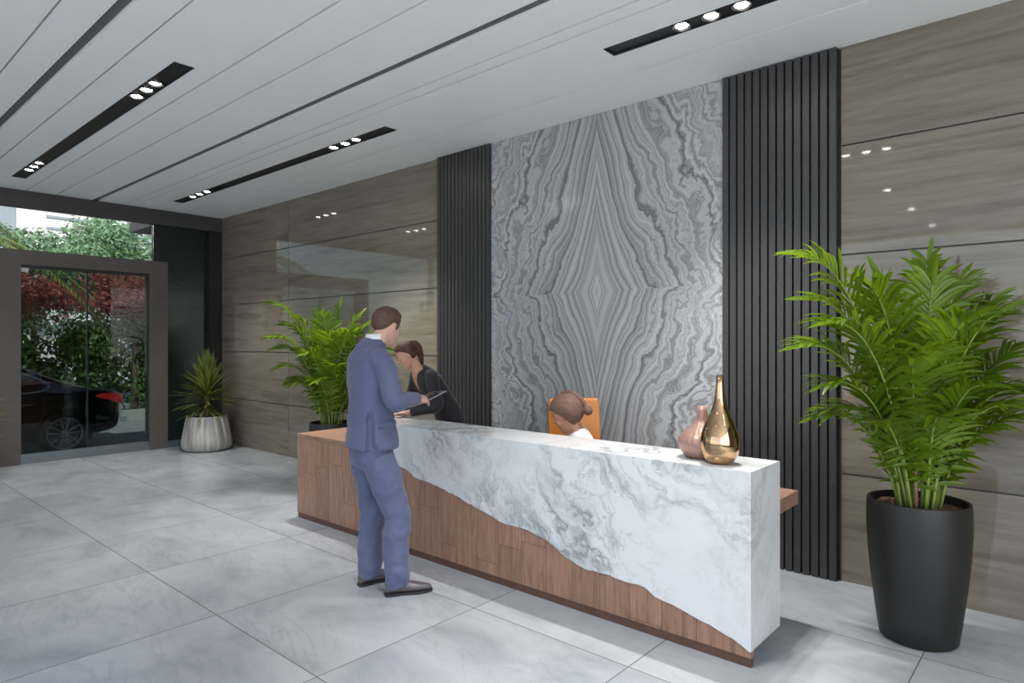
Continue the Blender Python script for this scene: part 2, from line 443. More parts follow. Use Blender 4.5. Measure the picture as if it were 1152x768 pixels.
# ------------------------------------------------------------------ slatted panels and the bookmatched slab
def slat_panel(x0, x1, label):
    t = thing('slatted_panel', label, 'wall panel', ((x0+x1)/2, YB, 0))
    hw = (x1-x0)/2
    obj('backing_board', box(BM(), -hw, -.012, 0, hw, -.001, HC-.004), M_slatback, t)
    n = 14; p = 2*hw/n; bm = BM()
    for k in range(n): box(bm, -hw+k*p+.0065, -.055, .002, -hw+(k+1)*p-.0065, -.012, HC-.006)
    obj('slats', bm, M_slat, t, bevel=.002)
slat_panel(-2.085, -1.262, 'wide dark grey slatted panel between the marble slab and the tall palm')
slat_panel(-5.345, -4.542, 'dark grey slatted panel left of the marble slab, behind the woman in black')
t = obj('marble_slab', box(BM(), -4.54, YB-.03, 0, -2.087, YB-.001, HC-.003), M_book)
tag(t, 'tall grey bookmatched marble slab with diamond veining on the back wall', 'wall slab')

# ------------------------------------------------------------------ recessed light channels
def channel(x0, x1, y0, y1, lamps, label, group=None):
    t = thing('recessed_light', label, 'ceiling light', ((x0+x1)/2, (y0+y1)/2, HC), 0, group)
    hx, hy = (x1-x0)/2, (y1-y0)/2
    bm = BM(); e = .004
    box(bm, -hx+e, -hy+e, .10, hx-e, hy-e, .11)
    box(bm, -hx+e, -hy+e, .0, -hx+e+.004, hy-e, .10); box(bm, hx-e-.004, -hy+e, 0, hx-e, hy-e, .10)
    box(bm, -hx+e, -hy+e, 0, hx-e, -hy+e+.004, .10); box(bm, -hx+e, hy-e-.004, 0, hx-e, hy-e, .10)
    obj('channel', bm, M_black, t)
    bm = BM()
    box(bm, -hx+.009, -hy+.009, .014, hx-.009, hy-.009, .02)
    obj('cover_plate', bm, M_black, t)
    for lx in lamps:
        r = obj('lamp', lathe(BM(), [(.054, 0), (.060, .0), (.060, .013), (.040, .013), (.041, .010), (.054, .0)], 28), M_refl, t, smooth=True, loc=(lx-(x0+x1)/2, 0, .0))
        obj('bulb', lathe(BM(), [(.0, .004), (.028, .005), (.039, .0085), (.038, .012), (0, .0125)], 20), M_glow, r, smooth=True)
        s = light('spot_light', 'SPOT', (lx-(x0+x1)/2, 0, -.01), SPOT_W*(1.0 if y0 > 3 and -6 < lx < 0 else .60), (1, .965, .92), (0, 0, -1), spot_size=math.radians(84), spot_blend=1.0, shadow_soft_size=.03)
        s.parent = t
    return t
for (x0, x1, y0, y1), lab in zip(slots, (
        'black recessed ceiling light channel nearest the entrance door, two groups of three lamps',
        'black recessed ceiling light channel above the left end of the desk, beside the slatted panel',
        'black recessed ceiling light channel above the right front part of the floor',
        'black recessed ceiling light channel with three bright lamps at the top right of the photo')):
    ll = ([-9.39, -9.165, -8.94, -5.91, -5.70, -5.51] if x0 < -5 else [-1.945, -1.745, -1.55, 1.35, 1.55, 1.75])
    channel(x0, x1, y0, y1, ll, lab)
for yy, nm in ((-.06, 'nearest'), (-1.7, 'second'), (-3.54, 'farthest')):
    t = thing('downlight', 'small round ceiling downlight behind the camera, the %s one' % nm, 'ceiling light', (-1.95, yy, HC-.012))
    obj('trim_ring', lathe(BM(), [(.045, 0), (.06, 0), (.06, .011), (.045, .011), (.045, 0)], 28), M_chrome, t, smooth=True)
    obj('bulb', lathe(BM(), [(0, .002), (.04, .003), (.04, .010), (0, .011)], 24), M_glow, t, smooth=True)

# ------------------------------------------------------------------ reception desk
desk = thing('reception_desk', 'long reception desk of walnut planks with a jagged-edged white marble block', 'desk', (-3.4, 3.6, 0))
bnd = [(-4.68, .755), (-4.40, .745), (-4.20, .72), (-4.05, .672), (-3.948, .656), (-3.86, .612), (-3.759, .599), (-3.55, .570), (-3.352, .529), (-3.2, .487), (-3.08, .462), (-2.98, .432), (-2.906, .42), (-2.78, .424), (-2.682, .412), (-2.55, .379), (-2.45, .325), (-2.368, .301), (-2.249, .268), (-2.12, .276), (-1.976, .262), (-1.90, .268), (-1.854, .262), (-1.792, .225), (-1.694, .212), (-1.574, .182), (-1.508, .167), (-1.391, .136), (-1.30, .105), (-1.262, .085)]
rj = random.Random(3)
jag = []
for (a, b) in zip(bnd, bnd[1:]):
    jag.append(a)
    n = max(1, int((b[0]-a[0])/.035))
    for k in range(1, n):
        t_ = k/n; jag.append((a[0]+(b[0]-a[0])*t_, a[1]+(b[1]-a[1])*t_ + rj.uniform(-.006, .006)))
jag.append(bnd[-1])
OX, OY = -3.4, 3.6
def prism(bot, top, y0, y1):
    """solid between two outlines given at the same x positions"""
    bm = BM(); c = []
    for (px, a), (_, b) in zip(bot, top):
        c.append([bm.verts.new((px-OX, yy-OY, zz)) for yy, zz in ((y0, a), (y0, b), (y1, b), (y1, a))])
    bm.faces.new(c[0]); bm.faces.new(list(reversed(c[-1])))
    for p, q in zip(c, c[1:]):
        for k in range(4):
            l = (k+1) % 4; bm.faces.new((p[k], q[k], q[l], p[l]))
    return bm
jag = jag + [(-1.252, .085)]
top = [(-5.562, .755), (-4.69, .755)] + jag
obj('wood_front', prism([(x_, .05) for x_, _ in top], top, 3.252, 3.292), M_wood, desk)
obj('marble_block', prism(jag, [(x_, .992) for x_, _ in jag], 3.246, 3.664), M_marble, desk)
bm = BM(); box(bm, -5.555-OX, 3.256-OY, 0, -1.256-OX, 3.288-OY, .05)
obj('plinth', bm, M_plinth, desk)
bm = BM(); box(bm, -5.562-OX, 3.248-OY, .755, -4.68-OX, 3.975-OY, .790)
box(bm, -4.68-OX, 3.664-OY, .700, -1.250-OX, 3.965-OY, .780)
obj('counter_top', bm, M_woodtop, desk, bevel=.002)
bm = BM(); box(bm, -5.562-OX, 3.292-OY, 0.0, -5.53-OX, 3.95-OY, .755)
obj('side_panel', bm, M_wood, desk)
for xs_ in (-4.66, -3.9, -1.9): obj('support_panel', box(BM(), xs_-OX, 3.30-OY, 0, xs_+.04-OX, 3.60-OY, min(z_ for x__, z_ in jag if x__ < xs_+.05)), M_plinth, desk)

# ------------------------------------------------------------------ vases
t = tag(obj('vase', lathe(BM(), [(0, 0), (.05, 0), (.062, .004), (.082, .025), (.099, .06), (.106, .10), (.104, .135), (.094, .175), (.078, .215), (.058, .26), (.042, .30), (.031, .34), (.025, .38), (.021, .43), (.020, .478), (.0165, .478), (.0165, .42), (.02, .38), (0, .37)], 56), None, smooth=True, loc=(-1.475, 3.385, .992)),
        'tall shiny copper-gold teardrop vase with a slim neck at the desk end', 'vase')
g = G('copper_gold'); t.data.materials.append(g.fin((.52, .335, .19), .07, 1.0))
def ribs(a, z): return 1 + .016*math.sin(a*22 + z*26)*(1 if z < .2 else .6)
t = tag(obj('vase', lathe(BM(), [(0, 0), (.07, 0), (.095, .008), (.120, .04), (.134, .08), (.130, .108), (.108, .140), (.078, .165), (.052, .19), (.036, .22), (.029, .25), (.028, .29), (.022, .29), (.022, .24), (0, .22)], 132, ribs), None, smooth=True, loc=(-1.63, 3.50, .992)),
        'squat rose-brown ribbed vase with a short neck, behind the gold vase', 'vase')
t.data.materials.append(plain('rose_clay', (.36, .215, .175), .3, .35, .25, 30))

# ------------------------------------------------------------------ palms in tall black planters
def leaflet(bm, p0, d, up, length, width, droop, seg=6, tip=True):
    """one folded leaflet"""
    d = d.normalized(); side = d.cross(up)
    if side.length < 1e-3: side = Vector((1, 0, 0))
    side.normalize(); nrm = side.cross(d).normalized()
    prev = None
    for k in range(seg+1):
        s = k/seg
        c = p0 + d*(length*s) + Vector((0, 0, -droop*length*s*s))
        wdt = width*(math.sin(PI*min(1, (s*.86+.10)))**.8)
        if k == seg: wdt = .0006
        cur = [bm.verts.new(c - side*wdt + nrm*wdt*.30), bm.verts.new(c), bm.verts.new(c + side*wdt + nrm*wdt*.30)]
        if prev:
            bm.faces.new((prev[0], prev[1], cur[1], cur[0])); bm.faces.new((prev[1], prev[2], cur[2], cur[1]))
        prev = cur
def frond(parent, base, tip, rise, L=.30, npairs=20, w=.0140, seed=0):
    r = random.Random(seed)
    P0, P2 = Vector(base), Vector(tip)
    out = Vector((P2.x-P0.x, P2.y-P0.y, 0))
    P1 = Vector((P0.x+out.x*.34, P0.y+out.y*.34, P0.z + (P2.z-P0.z)*rise*.82 + .04))
    f = lambda t_: P0*(1-t_)**2 + P1*2*t_*(1-t_) + P2*t_*t_
    tan = lambda t_: ((P1-P0)*(1-t_) + (P2-P1)*t_).normalized()
    st = BM(); pts = [f(k/14) for k in range(15)]
    tube(st, pts, [.0075*(1-.8*k/14)+.001 for k in range(15)], 6)
    s = obj('stem', st, M_stem, parent, smooth=True)
    bm = BM()
    hor = out.normalized() if out.length > .05 else Vector((1, 0, 0))
    sidev = Vector((0, 0, 1)).cross(hor).normalized()
    for k in range(npairs):
        u = k/(npairs-1); t_ = .12 + .86*u
        p = f(t_); tg = tan(t_)
        sd = tg.cross(Vector((0, 0, 1)))
        if sd.length < .25: sd = sidev.copy()
        sd.normalize()
        if sd.dot(sidev) < 0: sd = -sd
        nn = sd.cross(tg).normalized()
        if nn.z < 0: nn = -nn
        ln = L*(.45+.55*math.sin(PI*min(1, .12+u*.62)))*(1-.38*max(0, u-.72)/.28)*r.uniform(.88, 1.1)
        ang = math.radians(58 - 30*u + r.uniform(-6, 6))
        for sg in (-1, 1):
            dd = sd*sg*math.sin(ang) + tg*math.cos(ang) + nn*(.18+r.uniform(-.08, .08))
            leaflet(bm, p, dd, nn, ln, w*r.uniform(.85, 1.15), .28+.26*r.random())
    leaflet(bm, f(.98), tan(1), Vector((0, 1, .3)), L*.55, w, .2)
    for v in bm.verts: v.co.y = min(v.co.y, .56+.02*mnoise.noise(v.co*9))
    obj('frond', bm, M_palm, parent, smooth=True)
POTH = .77
def palm_local():
    """frond tips: sideways, depth, height above the soil, seen from the camera"""
    T = [(-.62, -.02, 1.36, 1.10), (-.58, -.25, .98, 1.15), (-.50, .10, 1.12, 1.1), (-.16, .12, 1.24, .85), (.09, .05, 1.33, .8), (.30, .10, 1.22, .9),
         (.50, .12, 1.02, 1.05), (.58, -.08, .86, 1.15), (.60, .05, .62, 1.25), (-.52, -.12, .66, 1.2), (-.42, .05, .50, 1.25), (.40, -.22, .62, 1.25),
         (.02, -.34, .98, 1.05), (-.22, -.30, .80, 1.15), (.22, -.28, 1.02, 1.0), (-.34, -.14, 1.18, 1.0), (.10, -.34, .66, 1.1), (-.10, .30, 1.1, .95), (.30, .30, .85, 1.1), (.52, -.2, .46, 1.35), (-.05,-.2,1.18,.9), (.36,-.05,1.08,.95), (-.34,-.20,.46,1.15), (.24,-.34,.56,1.1), (-.12,-.36,.50,1.15), (.48,.10,.50,1.2), (-.56,.05,.86,1.15), (-.44,.12,.46,1.2)]
    return T
def make_palm(label, loc, flip=False):
    t = thing('potted_palm', label, 'potted plant', loc)
    prof = [(0, 0), (.175, 0), (.192, .012), (.205, .10), (.228, .28), (.246, .46), (.255, .62), (.254, .74), (.250, POTH), (.236, POTH), (.234, POTH-.05), (0, POTH-.05)]
    p = obj('planter', lathe(BM(), prof, 64), M_pot, t, smooth=True)
    m = p.modifiers.new('split', 'EDGE_SPLIT'); m.split_angle = math.radians(50)
    bm = BM(); r = random.Random(5)
    rings = []
    for i in range(14):
        rr = .234*i/13
        rings.append([bm.verts.new((rr*math.cos(2*PI*k/36), rr*math.sin(2*PI*k/36), POTH-.045+.018*mnoise.noise(Vector((rr*30*math.cos(2*PI*k/36), rr*30*math.sin(2*PI*k/36), 0)))+.014*(1-i/13))) for k in range(36)])
    for a, b in zip(rings, rings[1:]): ring_faces(bm, a, b)
    obj('soil', bm, M_soil, t)
    bm = BM()
    for k in range(7):
        a = k*2*PI/7+.3; rr = .05+.03*(k % 3)
        tube(bm, [(rr*math.cos(a), rr*math.sin(a), POTH-.06), (rr*1.15*math.cos(a), rr*1.15*math.sin(a), POTH+.12), (rr*1.35*math.cos(a), rr*1.35*math.sin(a), POTH+.28)], [.011, .0095, .006], 8)
    obj('cane', bm, M_cane, t, smooth=True)
    for k, (a, d_, h, rise) in enumerate(palm_local()):
        if flip: a = -a
        tip = RT*a + FW*d_ + Vector((0, 0, POTH+h))
        b = RT*(a*.16+rnd.uniform(-.03, .03)) + FW*(d_*.2+rnd.uniform(-.03, .03)) + Vector((0, 0, POTH-.04))
        frond(t, b, tip, rise, L=.39 if h > .7 else .33, npairs=27 if h > .7 else 19, seed=k+3)
    return t
p1 = make_palm('tall green palm in a tapered black planter at the right, by the travertine wall', (-.687, 4.217, 0))
p2 = copy_tree(p1); p2.location = (-6.36, 4.14, 0); p2.rotation_euler = (0, 0, math.radians(9)); p2.scale = (.94, .94, .97)
p2['label'] = 'green palm in a black planter behind the left end of the desk'
for o in (p1, p2): o['group'] = 'palms in black planters'

# ------------------------------------------------------------------ spiky dracaenas in round concrete pots
g = G('streaked_concrete'); v, x, y, z = g.pos(True)
an = g.M('ARCTAN2', y, x)
st = g.noise(g.vec(g.M('MULTIPLY', g.M('SINE', an), 4.0), g.M('MULTIPLY', g.M('COSINE', an), 4.0), g.M('MULTIPLY', z, .9)), 1.6, 5, .6)
c = g.ramp(st, [(.30, (.13, .12, .11)), (.48, (.33, .31, .29)), (.62, (.50, .48, .46)), (.75, (.30, .285, .265))])
M_conc = g.fin(c, .55)
M_drac = leafmat('dracaena_leaf', (.035, .075, .015), (.20, .23, .045), .25, .4)
def make_dracaena(label, loc):
    t = thing('potted_dracaena', label, 'potted plant', loc)
    prof = [(0, 0), (.27, 0), (.325, .012), (.352, .05), (.362, .10), (.358, .16), (.340, .26), (.318, .38), (.297, .49), (.288, .523), (.268, .523), (.262, .47), (0, .47)]
    p = obj('pot', lathe(BM(), prof, 56), M_conc, t, smooth=True)
    p.modifiers.new('split', 'EDGE_SPLIT').split_angle = math.radians(55)
    obj('soil', lathe(BM(), [(0, .515), (.12, .512), (.262, .50), (.262, .47), (0, .465)], 32), M_soil, t, smooth=True)
    obj('trunk', tube(BM(), [(0, 0, .48), (.01, 0, .58), (0, .01, .84), (0, 0, 1.0)], [.045, .038, .034, .02], 10), M_cane, t, smooth=True)
    bm = BM(); r = random.Random(11); n = 190
    for k in range(n):
        u = (k+.5)/n; h = .60 + .42*u
        el = math.radians(-12 + 98*u**1.15 + r.uniform(-8, 8)); a = k*2.39996 + r.uniform(-.2, .2)
        d_ = Vector((math.cos(el)*math.cos(a), math.cos(el)*math.sin(a), math.sin(el)))
        leaflet(bm, Vector((0, 0, h))+d_*.02, d_, Vector((0, 0, 1)) if abs(d_.z) < .95 else Vector((1, 0, 0)), r.uniform(.42, .56)*(1.0 if u > .15 else .8), r.uniform(.014, .021), .16*math.cos(el)+.02)
    for v in bm.verts:
        v.co.y = min(v.co.y, .455+.02*mnoise.noise(v.co*9)); v.co.x = max(v.co.x, -.50+.02*mnoise.noise(v.co*9))
    obj('foliage', bm, M_drac, t, smooth=True)
    return t
d1 = make_dracaena('spiky dracaena in a round streaked grey pot right of the entrance door', (-10.09, 4.375, 0))
d2 = copy_tree(d1); d2.location = (-9.90, 1.43, 0); d2.rotation_euler = (0, 0, 1.0)
d2['label'] = 'spiky dracaena left of the entrance door, only leaf tips at the photo edge'
for o in (d1, d2): o['group'] = 'dracaenas flanking the entrance'
# ------------------------------------------------------------------ people
def skinmat(name, col, lip):
    g = G(name); v, x, y, z = g.pos(True)
    n = g.noise(v, 14, 3)
    c = g.mix(n, tuple(q*.86 for q in col), col)
    return g.fin(c, .5, Subsurface_Weight=.08, Subsurface_Radius=(.3, .1, .05), Subsurface_Scale=.02)
def cloth(name, col, s=220):
    g = G(name); v, x, y, z = g.pos(True)
    n = g.noise(v, 2.5, 3); f = g.noise(v, s, 2)
    c = g.mix(n, tuple(q*.88 for q in col), tuple(min(1, q*1.1) for q in col))
    c = g.mix(g.M('MULTIPLY', f, .25), c, tuple(q*.6 for q in col))
    g.bump(f, .12, .002)
    return g.fin(c, .8, 0, Sheen_Weight=.15)
def hairmat(name, c1, c2):
    g = G(name); v, x, y, z = g.pos(True)
    n = g.noise(g.mapv(v, (1, .35, .6)), 110, 3, .6)
    g.bump(n, .5, .004)
    return g.fin(g.mix(n, c1, c2), .62, Specular_IOR_Level=.3)
M_skin_m = skinmat('skin_fair', (.56, .33, .25), None)
M_skin_w = skinmat('skin_tan', (.50, .27, .19), None)
M_hair_m = hairmat('hair_brown', (.050, .026, .020), (.13, .070, .052))
M_hair_w = hairmat('hair_dark_brown', (.030, .012, .008), (.105, .045, .030))
M_hair_s = hairmat('hair_warm_brown', (.075, .040, .028), (.20, .115, .085))
M_suit = cloth('blue_suit', (.082, .096, .180))
M_blackcloth = cloth('black_cloth', (.012, .011, .014))
M_white = cloth('white_cotton', (.72, .72, .74))
M_shoe = plain('shoe_leather', (.085, .075, .085), .32, 0, .25, 12)
M_sole = plain('shoe_sole', (.012, .011, .012), .6)
M_eye = plain('eye_white', (.6, .58, .55), .2)
M_pupil = plain('eye_iris', (.02, .012, .008), .15)

def head_matrix(c, pitch=0, yaw=0, roll=0, s=1.0):
    R = Matrix.Rotation(yaw, 4, 'Z') @ Matrix.Rotation(-pitch, 4, 'X') @ Matrix.Rotation(roll, 4, 'Y')
    return Matrix.Translation(Vector(c)) @ R @ Matrix.Scale(s, 4)
def add_head(bm, H, fem=False):
    R3 = H.to_3x3()
    E = lambda c, r, seg=16: ell(bm, H @ Vector(c), r, R3, seg)
    jw = .90 if fem else 1.0
    E((0, -.012, .030), (.0765, .097, .089), 26)
    rings = []
    for z_, hw, yc, hd, e in ((.045, .070, .006, .082, .95), (.0, .0700, .008, .083, .92), (-.035, .066*jw, .010, .080, .9), (-.065, .058*jw, .018, .071, .9), (-.090, .047*jw, .029, .058, .92), (-.108, .034*jw, .040, .042, 1), (-.118, .019, .046, .026, 1)):
        rings.append((H @ Vector((0, yc, z_)), R3 @ Vector((hw, 0, 0)), R3 @ Vector((0, hd, 0)), e))
    loft(bm, rings, 28)
    E((0, .0865, .012), (.0085, .014, .030)); E((0, .0955, -.016), (.0125, .0185, .0145)); E((.0095, .089, -.021), (.008, .010, .008)); E((-.0095, .089, -.021), (.008, .010, .008))
    E((0, .074, .034), (.052, .016, .010))
    for sx in (-1, 1):
        E((sx*.040, .058, -.024), (.025, .026, .024))
        E((sx*.073, -.008, .002), (.011, .020, .030)); E((sx*.079, -.016, .010), (.007, .012, .020)); E((sx*.072, -.002, -.022), (.008, .009, .012))
        E((sx*.031, .070, .012), (.017, .014, .0085))
    E((0, .0865, -.052), (.023, .0085, .0055)); E((0, .0855, -.063), (.020, .0085, .0062)); E((0, .076, -.097), (.020, .014, .013))
def add_neck(bm, H, base, r0=.058, r1=.072):
    a = H @ Vector((0, -.018, -.03)); b = H @ Vector((0, -.022, -.085)); c = Vector(base)
    tube(bm, [a, b, (b+c)/2, c], [r0, r0*.98, r0*1.04, r1], 22)
def add_eyes(parent, H):
    R3 = H.to_3x3()
    for sx in (-1, 1):
        bm = BM(); ell(bm, H @ Vector((sx*.031, .0775, .008)), (.0105, .0095, .0065), R3, 14)
        e = obj('eye', bm, M_eye, parent, smooth=True)
        bm = BM(); ell(bm, H @ Vector((sx*.031, .0855, .006)), (.0048, .0025, .0045), R3, 12)
        obj('iris', bm, M_pupil, e, smooth=True)
def add_brows(parent, H, mat):
    for sx in (-1, 1):
        bm = BM(); tube(bm, [H @ Vector(p) for p in ((sx*.013, .0885, .031), (sx*.030, .0885, .036), (sx*.049, .077, .031))], [.003, .0035, .0018], 6)
        obj('eyebrow', bm, mat, parent, smooth=True)
def hair_cap(bm, H, style, grow=1.0, low=0.0):
    """short hair or hair combed back: a shell over the skull that ends at the hairline"""
    R3 = H.to_3x3(); c0 = Vector((0, -.012, .030))
    g = bmesh.ops.create_uvsphere(bm, u_segments=56, v_segments=40, radius=1)
    for v in g['verts']:
        n = v.co.normalized()
        p = Vector((n.x*.0765, n.y*.097, n.z*.089)) + c0
        if style == 'short':
            if p.y > .050: line = .074
            elif p.y > .012: line = .074 - (.050-p.y)*.9/1.0
            elif p.y > -.030: line = .028 - (.012-p.y)*.3
            else: line = .010 - (-.030-p.y)*1.7
            if .010 < p.y < .034 and abs(p.x) > .05: line = min(line, -.016)
        else:
            if p.y > .050: line = .074
            elif p.y > .0: line = .074 - (.050-p.y)*.9
            else: line = max(-.075, .029 - (-p.y)*3.2)
        line -= low
        s = max(0, min(1, (p.z-line)/.016+.35)); s = s*s*(3-2*s)
        thick = (.012 if style == 'short' else .013)*grow
        if style == 'short':
            thick += .016*max(0, n.z)*max(0, n.y+.2) + .006*max(0, n.z) - .005*max(0, -n.z+.2)
            thick += .003*mnoise.noise(p*60)
        else: thick += .006*mnoise.noise(Vector((p.x*55, p.y*9, p.z*16)))
        q = p + n*(thick*s - .012*(1-s))
        v.co = H @ q
def add_hand(bm, wrist, d, palm_n, side, curl=.5, thumb_in=.5):
    """palm, four unequal bent fingers, thumb from the side of the palm; side=+1 if the thumb lies along +s"""
    d = Vector(d).normalized(); nrm = Vector(palm_n); nrm = (nrm - d*nrm.dot(d)).normalized(); s = d.cross(nrm).normalized()*side
    wv = Vector(wrist)
    rings = [(wv - d*.02, s*.027, nrm*.020), (wv, s*.028, nrm*.019), (wv+d*.03, s*.036, nrm*.017), (wv+d*.065, s*.041, nrm*.0155), (wv+d*.092, s*.039, nrm*.012)]
    loft(bm, rings, 16)
    for k, (off, L) in enumerate(((.029, .072), (.010, .081), (-.010, .076), (-.028, .060))):
        p = wv + d*.082 + s*off; dirv = d.copy(); pts = [p-d*.02, p]; rad = [.0085, .0090]
        for j, fr in enumerate((.46, .30, .24)):
            ang = curl*(.55, .75, .5)[j]*(1+.12*k)
            dirv = (dirv*math.cos(ang) + nrm*math.sin(ang)).normalized()
            # keep bending in the finger plane
            nrm2 = (nrm - dirv*nrm.dot(dirv)).normalized() if abs(nrm.dot(dirv)) < .98 else -d
            p = p + dirv*(L*fr); pts.append(p); rad.append((.0085, .0078, .0062)[j]); 
        tube(bm, pts, rad, 10)
    p = wv + d*.022 + s*.026
    td = (d*.62 + s*.62*(1-thumb_in*.6) + nrm*.45).normalized()
    p2 = p + td*.042; td2 = (td + d*.35 - s*.25*thumb_in + nrm*.15).normalized(); p3 = p2 + td2*.030
    tube(bm, [p - td*.012, p, p2, p3, p3+td2*.004], [.013, .0135, .0105, .0085, .005], 10)
def shoe(parent, pos, yaw, mat, s=1.0, heel=.0):
    t = Matrix.Translation(Vector(pos)) @ Matrix.Rotation(yaw, 4, 'Z') @ Matrix.Scale(s, 4)
    V = lambda x_, y_, z_: t @ Vector((x_, y_, z_)); R3 = t.to_3x3()
    bm = BM(); rings = []
    for y_, hw, h, e in ((-.078, .020, .060, 1), (-.070, .033, .080, .9), (-.045, .0375, .098, .9), (-.01, .038, .104, .9), (.03, .039, .088, .85), (.075, .044, .066, .85), (.125, .046, .052, .85), (.17, .040, .042, .9), (.205, .026, .034, 1), (.222, .010, .024, 1)):
        rings.append((V(0, y_, .014+h/2), R3 @ Vector((hw, 0, 0)), R3 @ Vector((0, 0, h/2)), e))
    loft(bm, rings, 22)
    o = obj('shoe', bm, mat, parent, smooth=True, sub=1)
    bm = BM(); low = []; hi = []
    prof = [(-.080, .020), (-.066, .034), (-.03, .038), (.03, .036), (.09, .045), (.13, .048), (.18, .040), (.212, .024), (.226, .008)]
    out = [(hw, y_) for y_, hw in prof] + [(-hw, y_) for y_, hw in reversed(prof)]
    low = [bm.verts.new(V(x_, y_, .0 if y_ < -.01 or y_ > .06 else .006)) for x_, y_ in out]; hi = [bm.verts.new(V(x_, y_, .018)) for x_, y_ in out]
    bm.faces.new(low); bm.faces.new(list(reversed(hi))); ring_faces(bm, low, hi)
    obj('sole', bm, M_sole, o)
    return o
def spine_rings(sp):
    """(y, z, tilt in degrees, half width, half depth, exponent)"""
    out = []
    for y_, z_, tl, hw, hd, e in sp:
        a = math.radians(tl)
        out.append((Vector((0, y_, z_)), Vector((hw, 0, 0)), Vector((0, math.cos(a)*hd, -math.sin(a)*hd)), e))
    return out
def rz_of(f): return math.atan2(-f[0], f[1])

# --- the man in the blue suit
fm = Vector((.26, .966, 0))
man = thing('person', 'man in a blue suit standing with his back to us at the desk, looking down', 'person', (-3.585, 2.645, 0), rz_of(fm))
Hm = head_matrix((.0, .105, 1.748), math.radians(20), math.radians(24), 0, 1.04)
body = BM()
add_head(body, Hm); add_neck(body, Hm, (0, .015, 1.60))
loft(body, spine_rings([(0, .93, 0, .12, .08, .9), (0, 1.1, 0, .12, .075, .9), (0, 1.25, 0, .13, .08, .9), (0, 1.50, 0, .155, .085, .9), (0, 1.60, 5, .11, .07, 1)]), 24)
hipR, kneeR, ankR = Vector((.10, 0, .92)), Vector((.165, .115, .50)), Vector((.205, .10, .085))
hipL, kneeL, ankL = Vector((-.095, 0, .92)), Vector((-.09, .05, .50)), Vector((-.075, .02, .085))
for h_, k_, a_ in ((hipR, kneeR, ankR), (hipL, kneeL, ankL)): stube(body, [h_, k_, a_], [.06, .045, .034], 14)
shR, elR, wrR = Vector((.19, -.01, 1.545)), Vector((.300, .045, 1.275)), Vector((.135, .275, 1.268))
shL, elL, wrL = Vector((-.19, -.01, 1.545)), Vector((-.27, .085, 1.25)), Vector((-.155, .315, 1.205))
for s_, e_, w_ in ((shR, elR, wrR), (shL, elL, wrL)): stube(body, [s_, e_, w_], [.045, .040, .027], 12)
add_hand(body, wrR, (-.42, .86, -.12), (-.55, -.2, -.75), 1, .55)
add_hand(body, wrL, (.22, .95, .05), (.2, -.1, .95), 1, .45)
remesh(obj('body', body, M_skin_m, man), .0050, 2)
add_eyes(man, Hm); add_brows(man, Hm, M_hair_m)
bm = BM(); hair_cap(bm, Hm, 'short'); remesh(obj('hair', bm, M_hair_m, man), .004, 2)
# jacket
bm = BM()
tr = [(.0, .945, 0, .212, .164, .86), (0, 1.00, 0, .208, .160, .86), (.0, 1.07, 0, .200, .152, .86), (-.002, 1.14, 0, .190, .142, .86), (-.004, 1.21, 0, .185, .136, .86), (-.006, 1.29, 1, .190, .136, .86), (-.008, 1.38, 2, .203, .140, .84), (-.010, 1.46, 3, .213, .136, .84), (-.012, 1.53, 4, .208, .124, .84), (-.010, 1.58, 8, .172, .102, .86), (.0, 1.62, 12, .120, .084, .9), (.012, 1.65, 16, .080, .074, 1), (.018, 1.662, 18, .070, .070, 1)]
i0 = len(bm.verts); loft(bm, spine_rings(tr), 64)
bm.verts.ensure_lookup_table()
for v in bm.verts:
    if v.co.z < 1.19 and (v.co.x or v.co.y):
        a = math.degrees(math.atan2(v.co.y, abs(v.co.x)))
        wd = 3.6 + (1.19-v.co.z)*22
        if abs(a+24) < wd: v.co.x *= .80; v.co.y *= .80
for sx, (s_, e_, w_) in ((1, (shR, elR, wrR)), (-1, (shL, elL, wrL))):
    fa = (w_-e_)
    pts = [Vector((sx*.135, -.012, 1.56)), Vector((sx*.197, -.010, 1.53)), s_.lerp(e_, .45)+Vector((sx*.012, 0, 0)), e_+Vector((0, -.008, -.008)), e_+fa*.45, w_-fa*.07]
    stube(bm, pts, [.055, .072, .067, .062, .054, .046], 22, 5)
jk = obj('jacket', bm, M_suit, man); remesh(jk, .0085, 3, (.022, .13))
# collar, cuffs, flap
bm = BM()
for (z0, z1, r0, r1, yy) in ((1.640, 1.702, .070, .064, .034),):
    a = [bm.verts.new((r0*1.0*math.cos(k*PI/18), yy-.002+r0*1.06*math.sin(k*PI/18), z0+.0*k+.006*math.sin(k*PI/18))) for k in range(36)]
    b = [bm.verts.new((r1*math.cos(k*PI/18), yy+.006+r1*1.08*math.sin(k*PI/18), z1-.026*max(0, math.sin(k*PI/18)+.1)) ) for k in range(36)]
    ring_faces(bm, a, b)
o = obj('shirt_collar', bm, M_white, man, smooth=True); m = o.modifiers.new('thick', 'SOLIDIFY'); m.thickness = .006; m.offset = 1
bm = BM()
rr = []
for k in range(40):
    a = 2*PI*k/40
    if math.sin(a) > .72: continue
    rr.append(a)
rr.sort(key=lambda a: (a - PI/2) % (2*PI))
A = [bm.verts.new((.074*math.cos(a), .018+.078*math.sin(a), 1.668)) for a in rr]; B = [bm.verts.new((.096*math.cos(a), .008+.098*math.sin(a), 1.622)) for a in rr]
for k in range(len(A)-1): bm.faces.new((A[k], A[k+1], B[k+1], B[k]))
o = obj('jacket_collar', bm, M_suit, man, smooth=True); m = o.modifiers.new('thick', 'SOLIDIFY'); m.thickness = .008
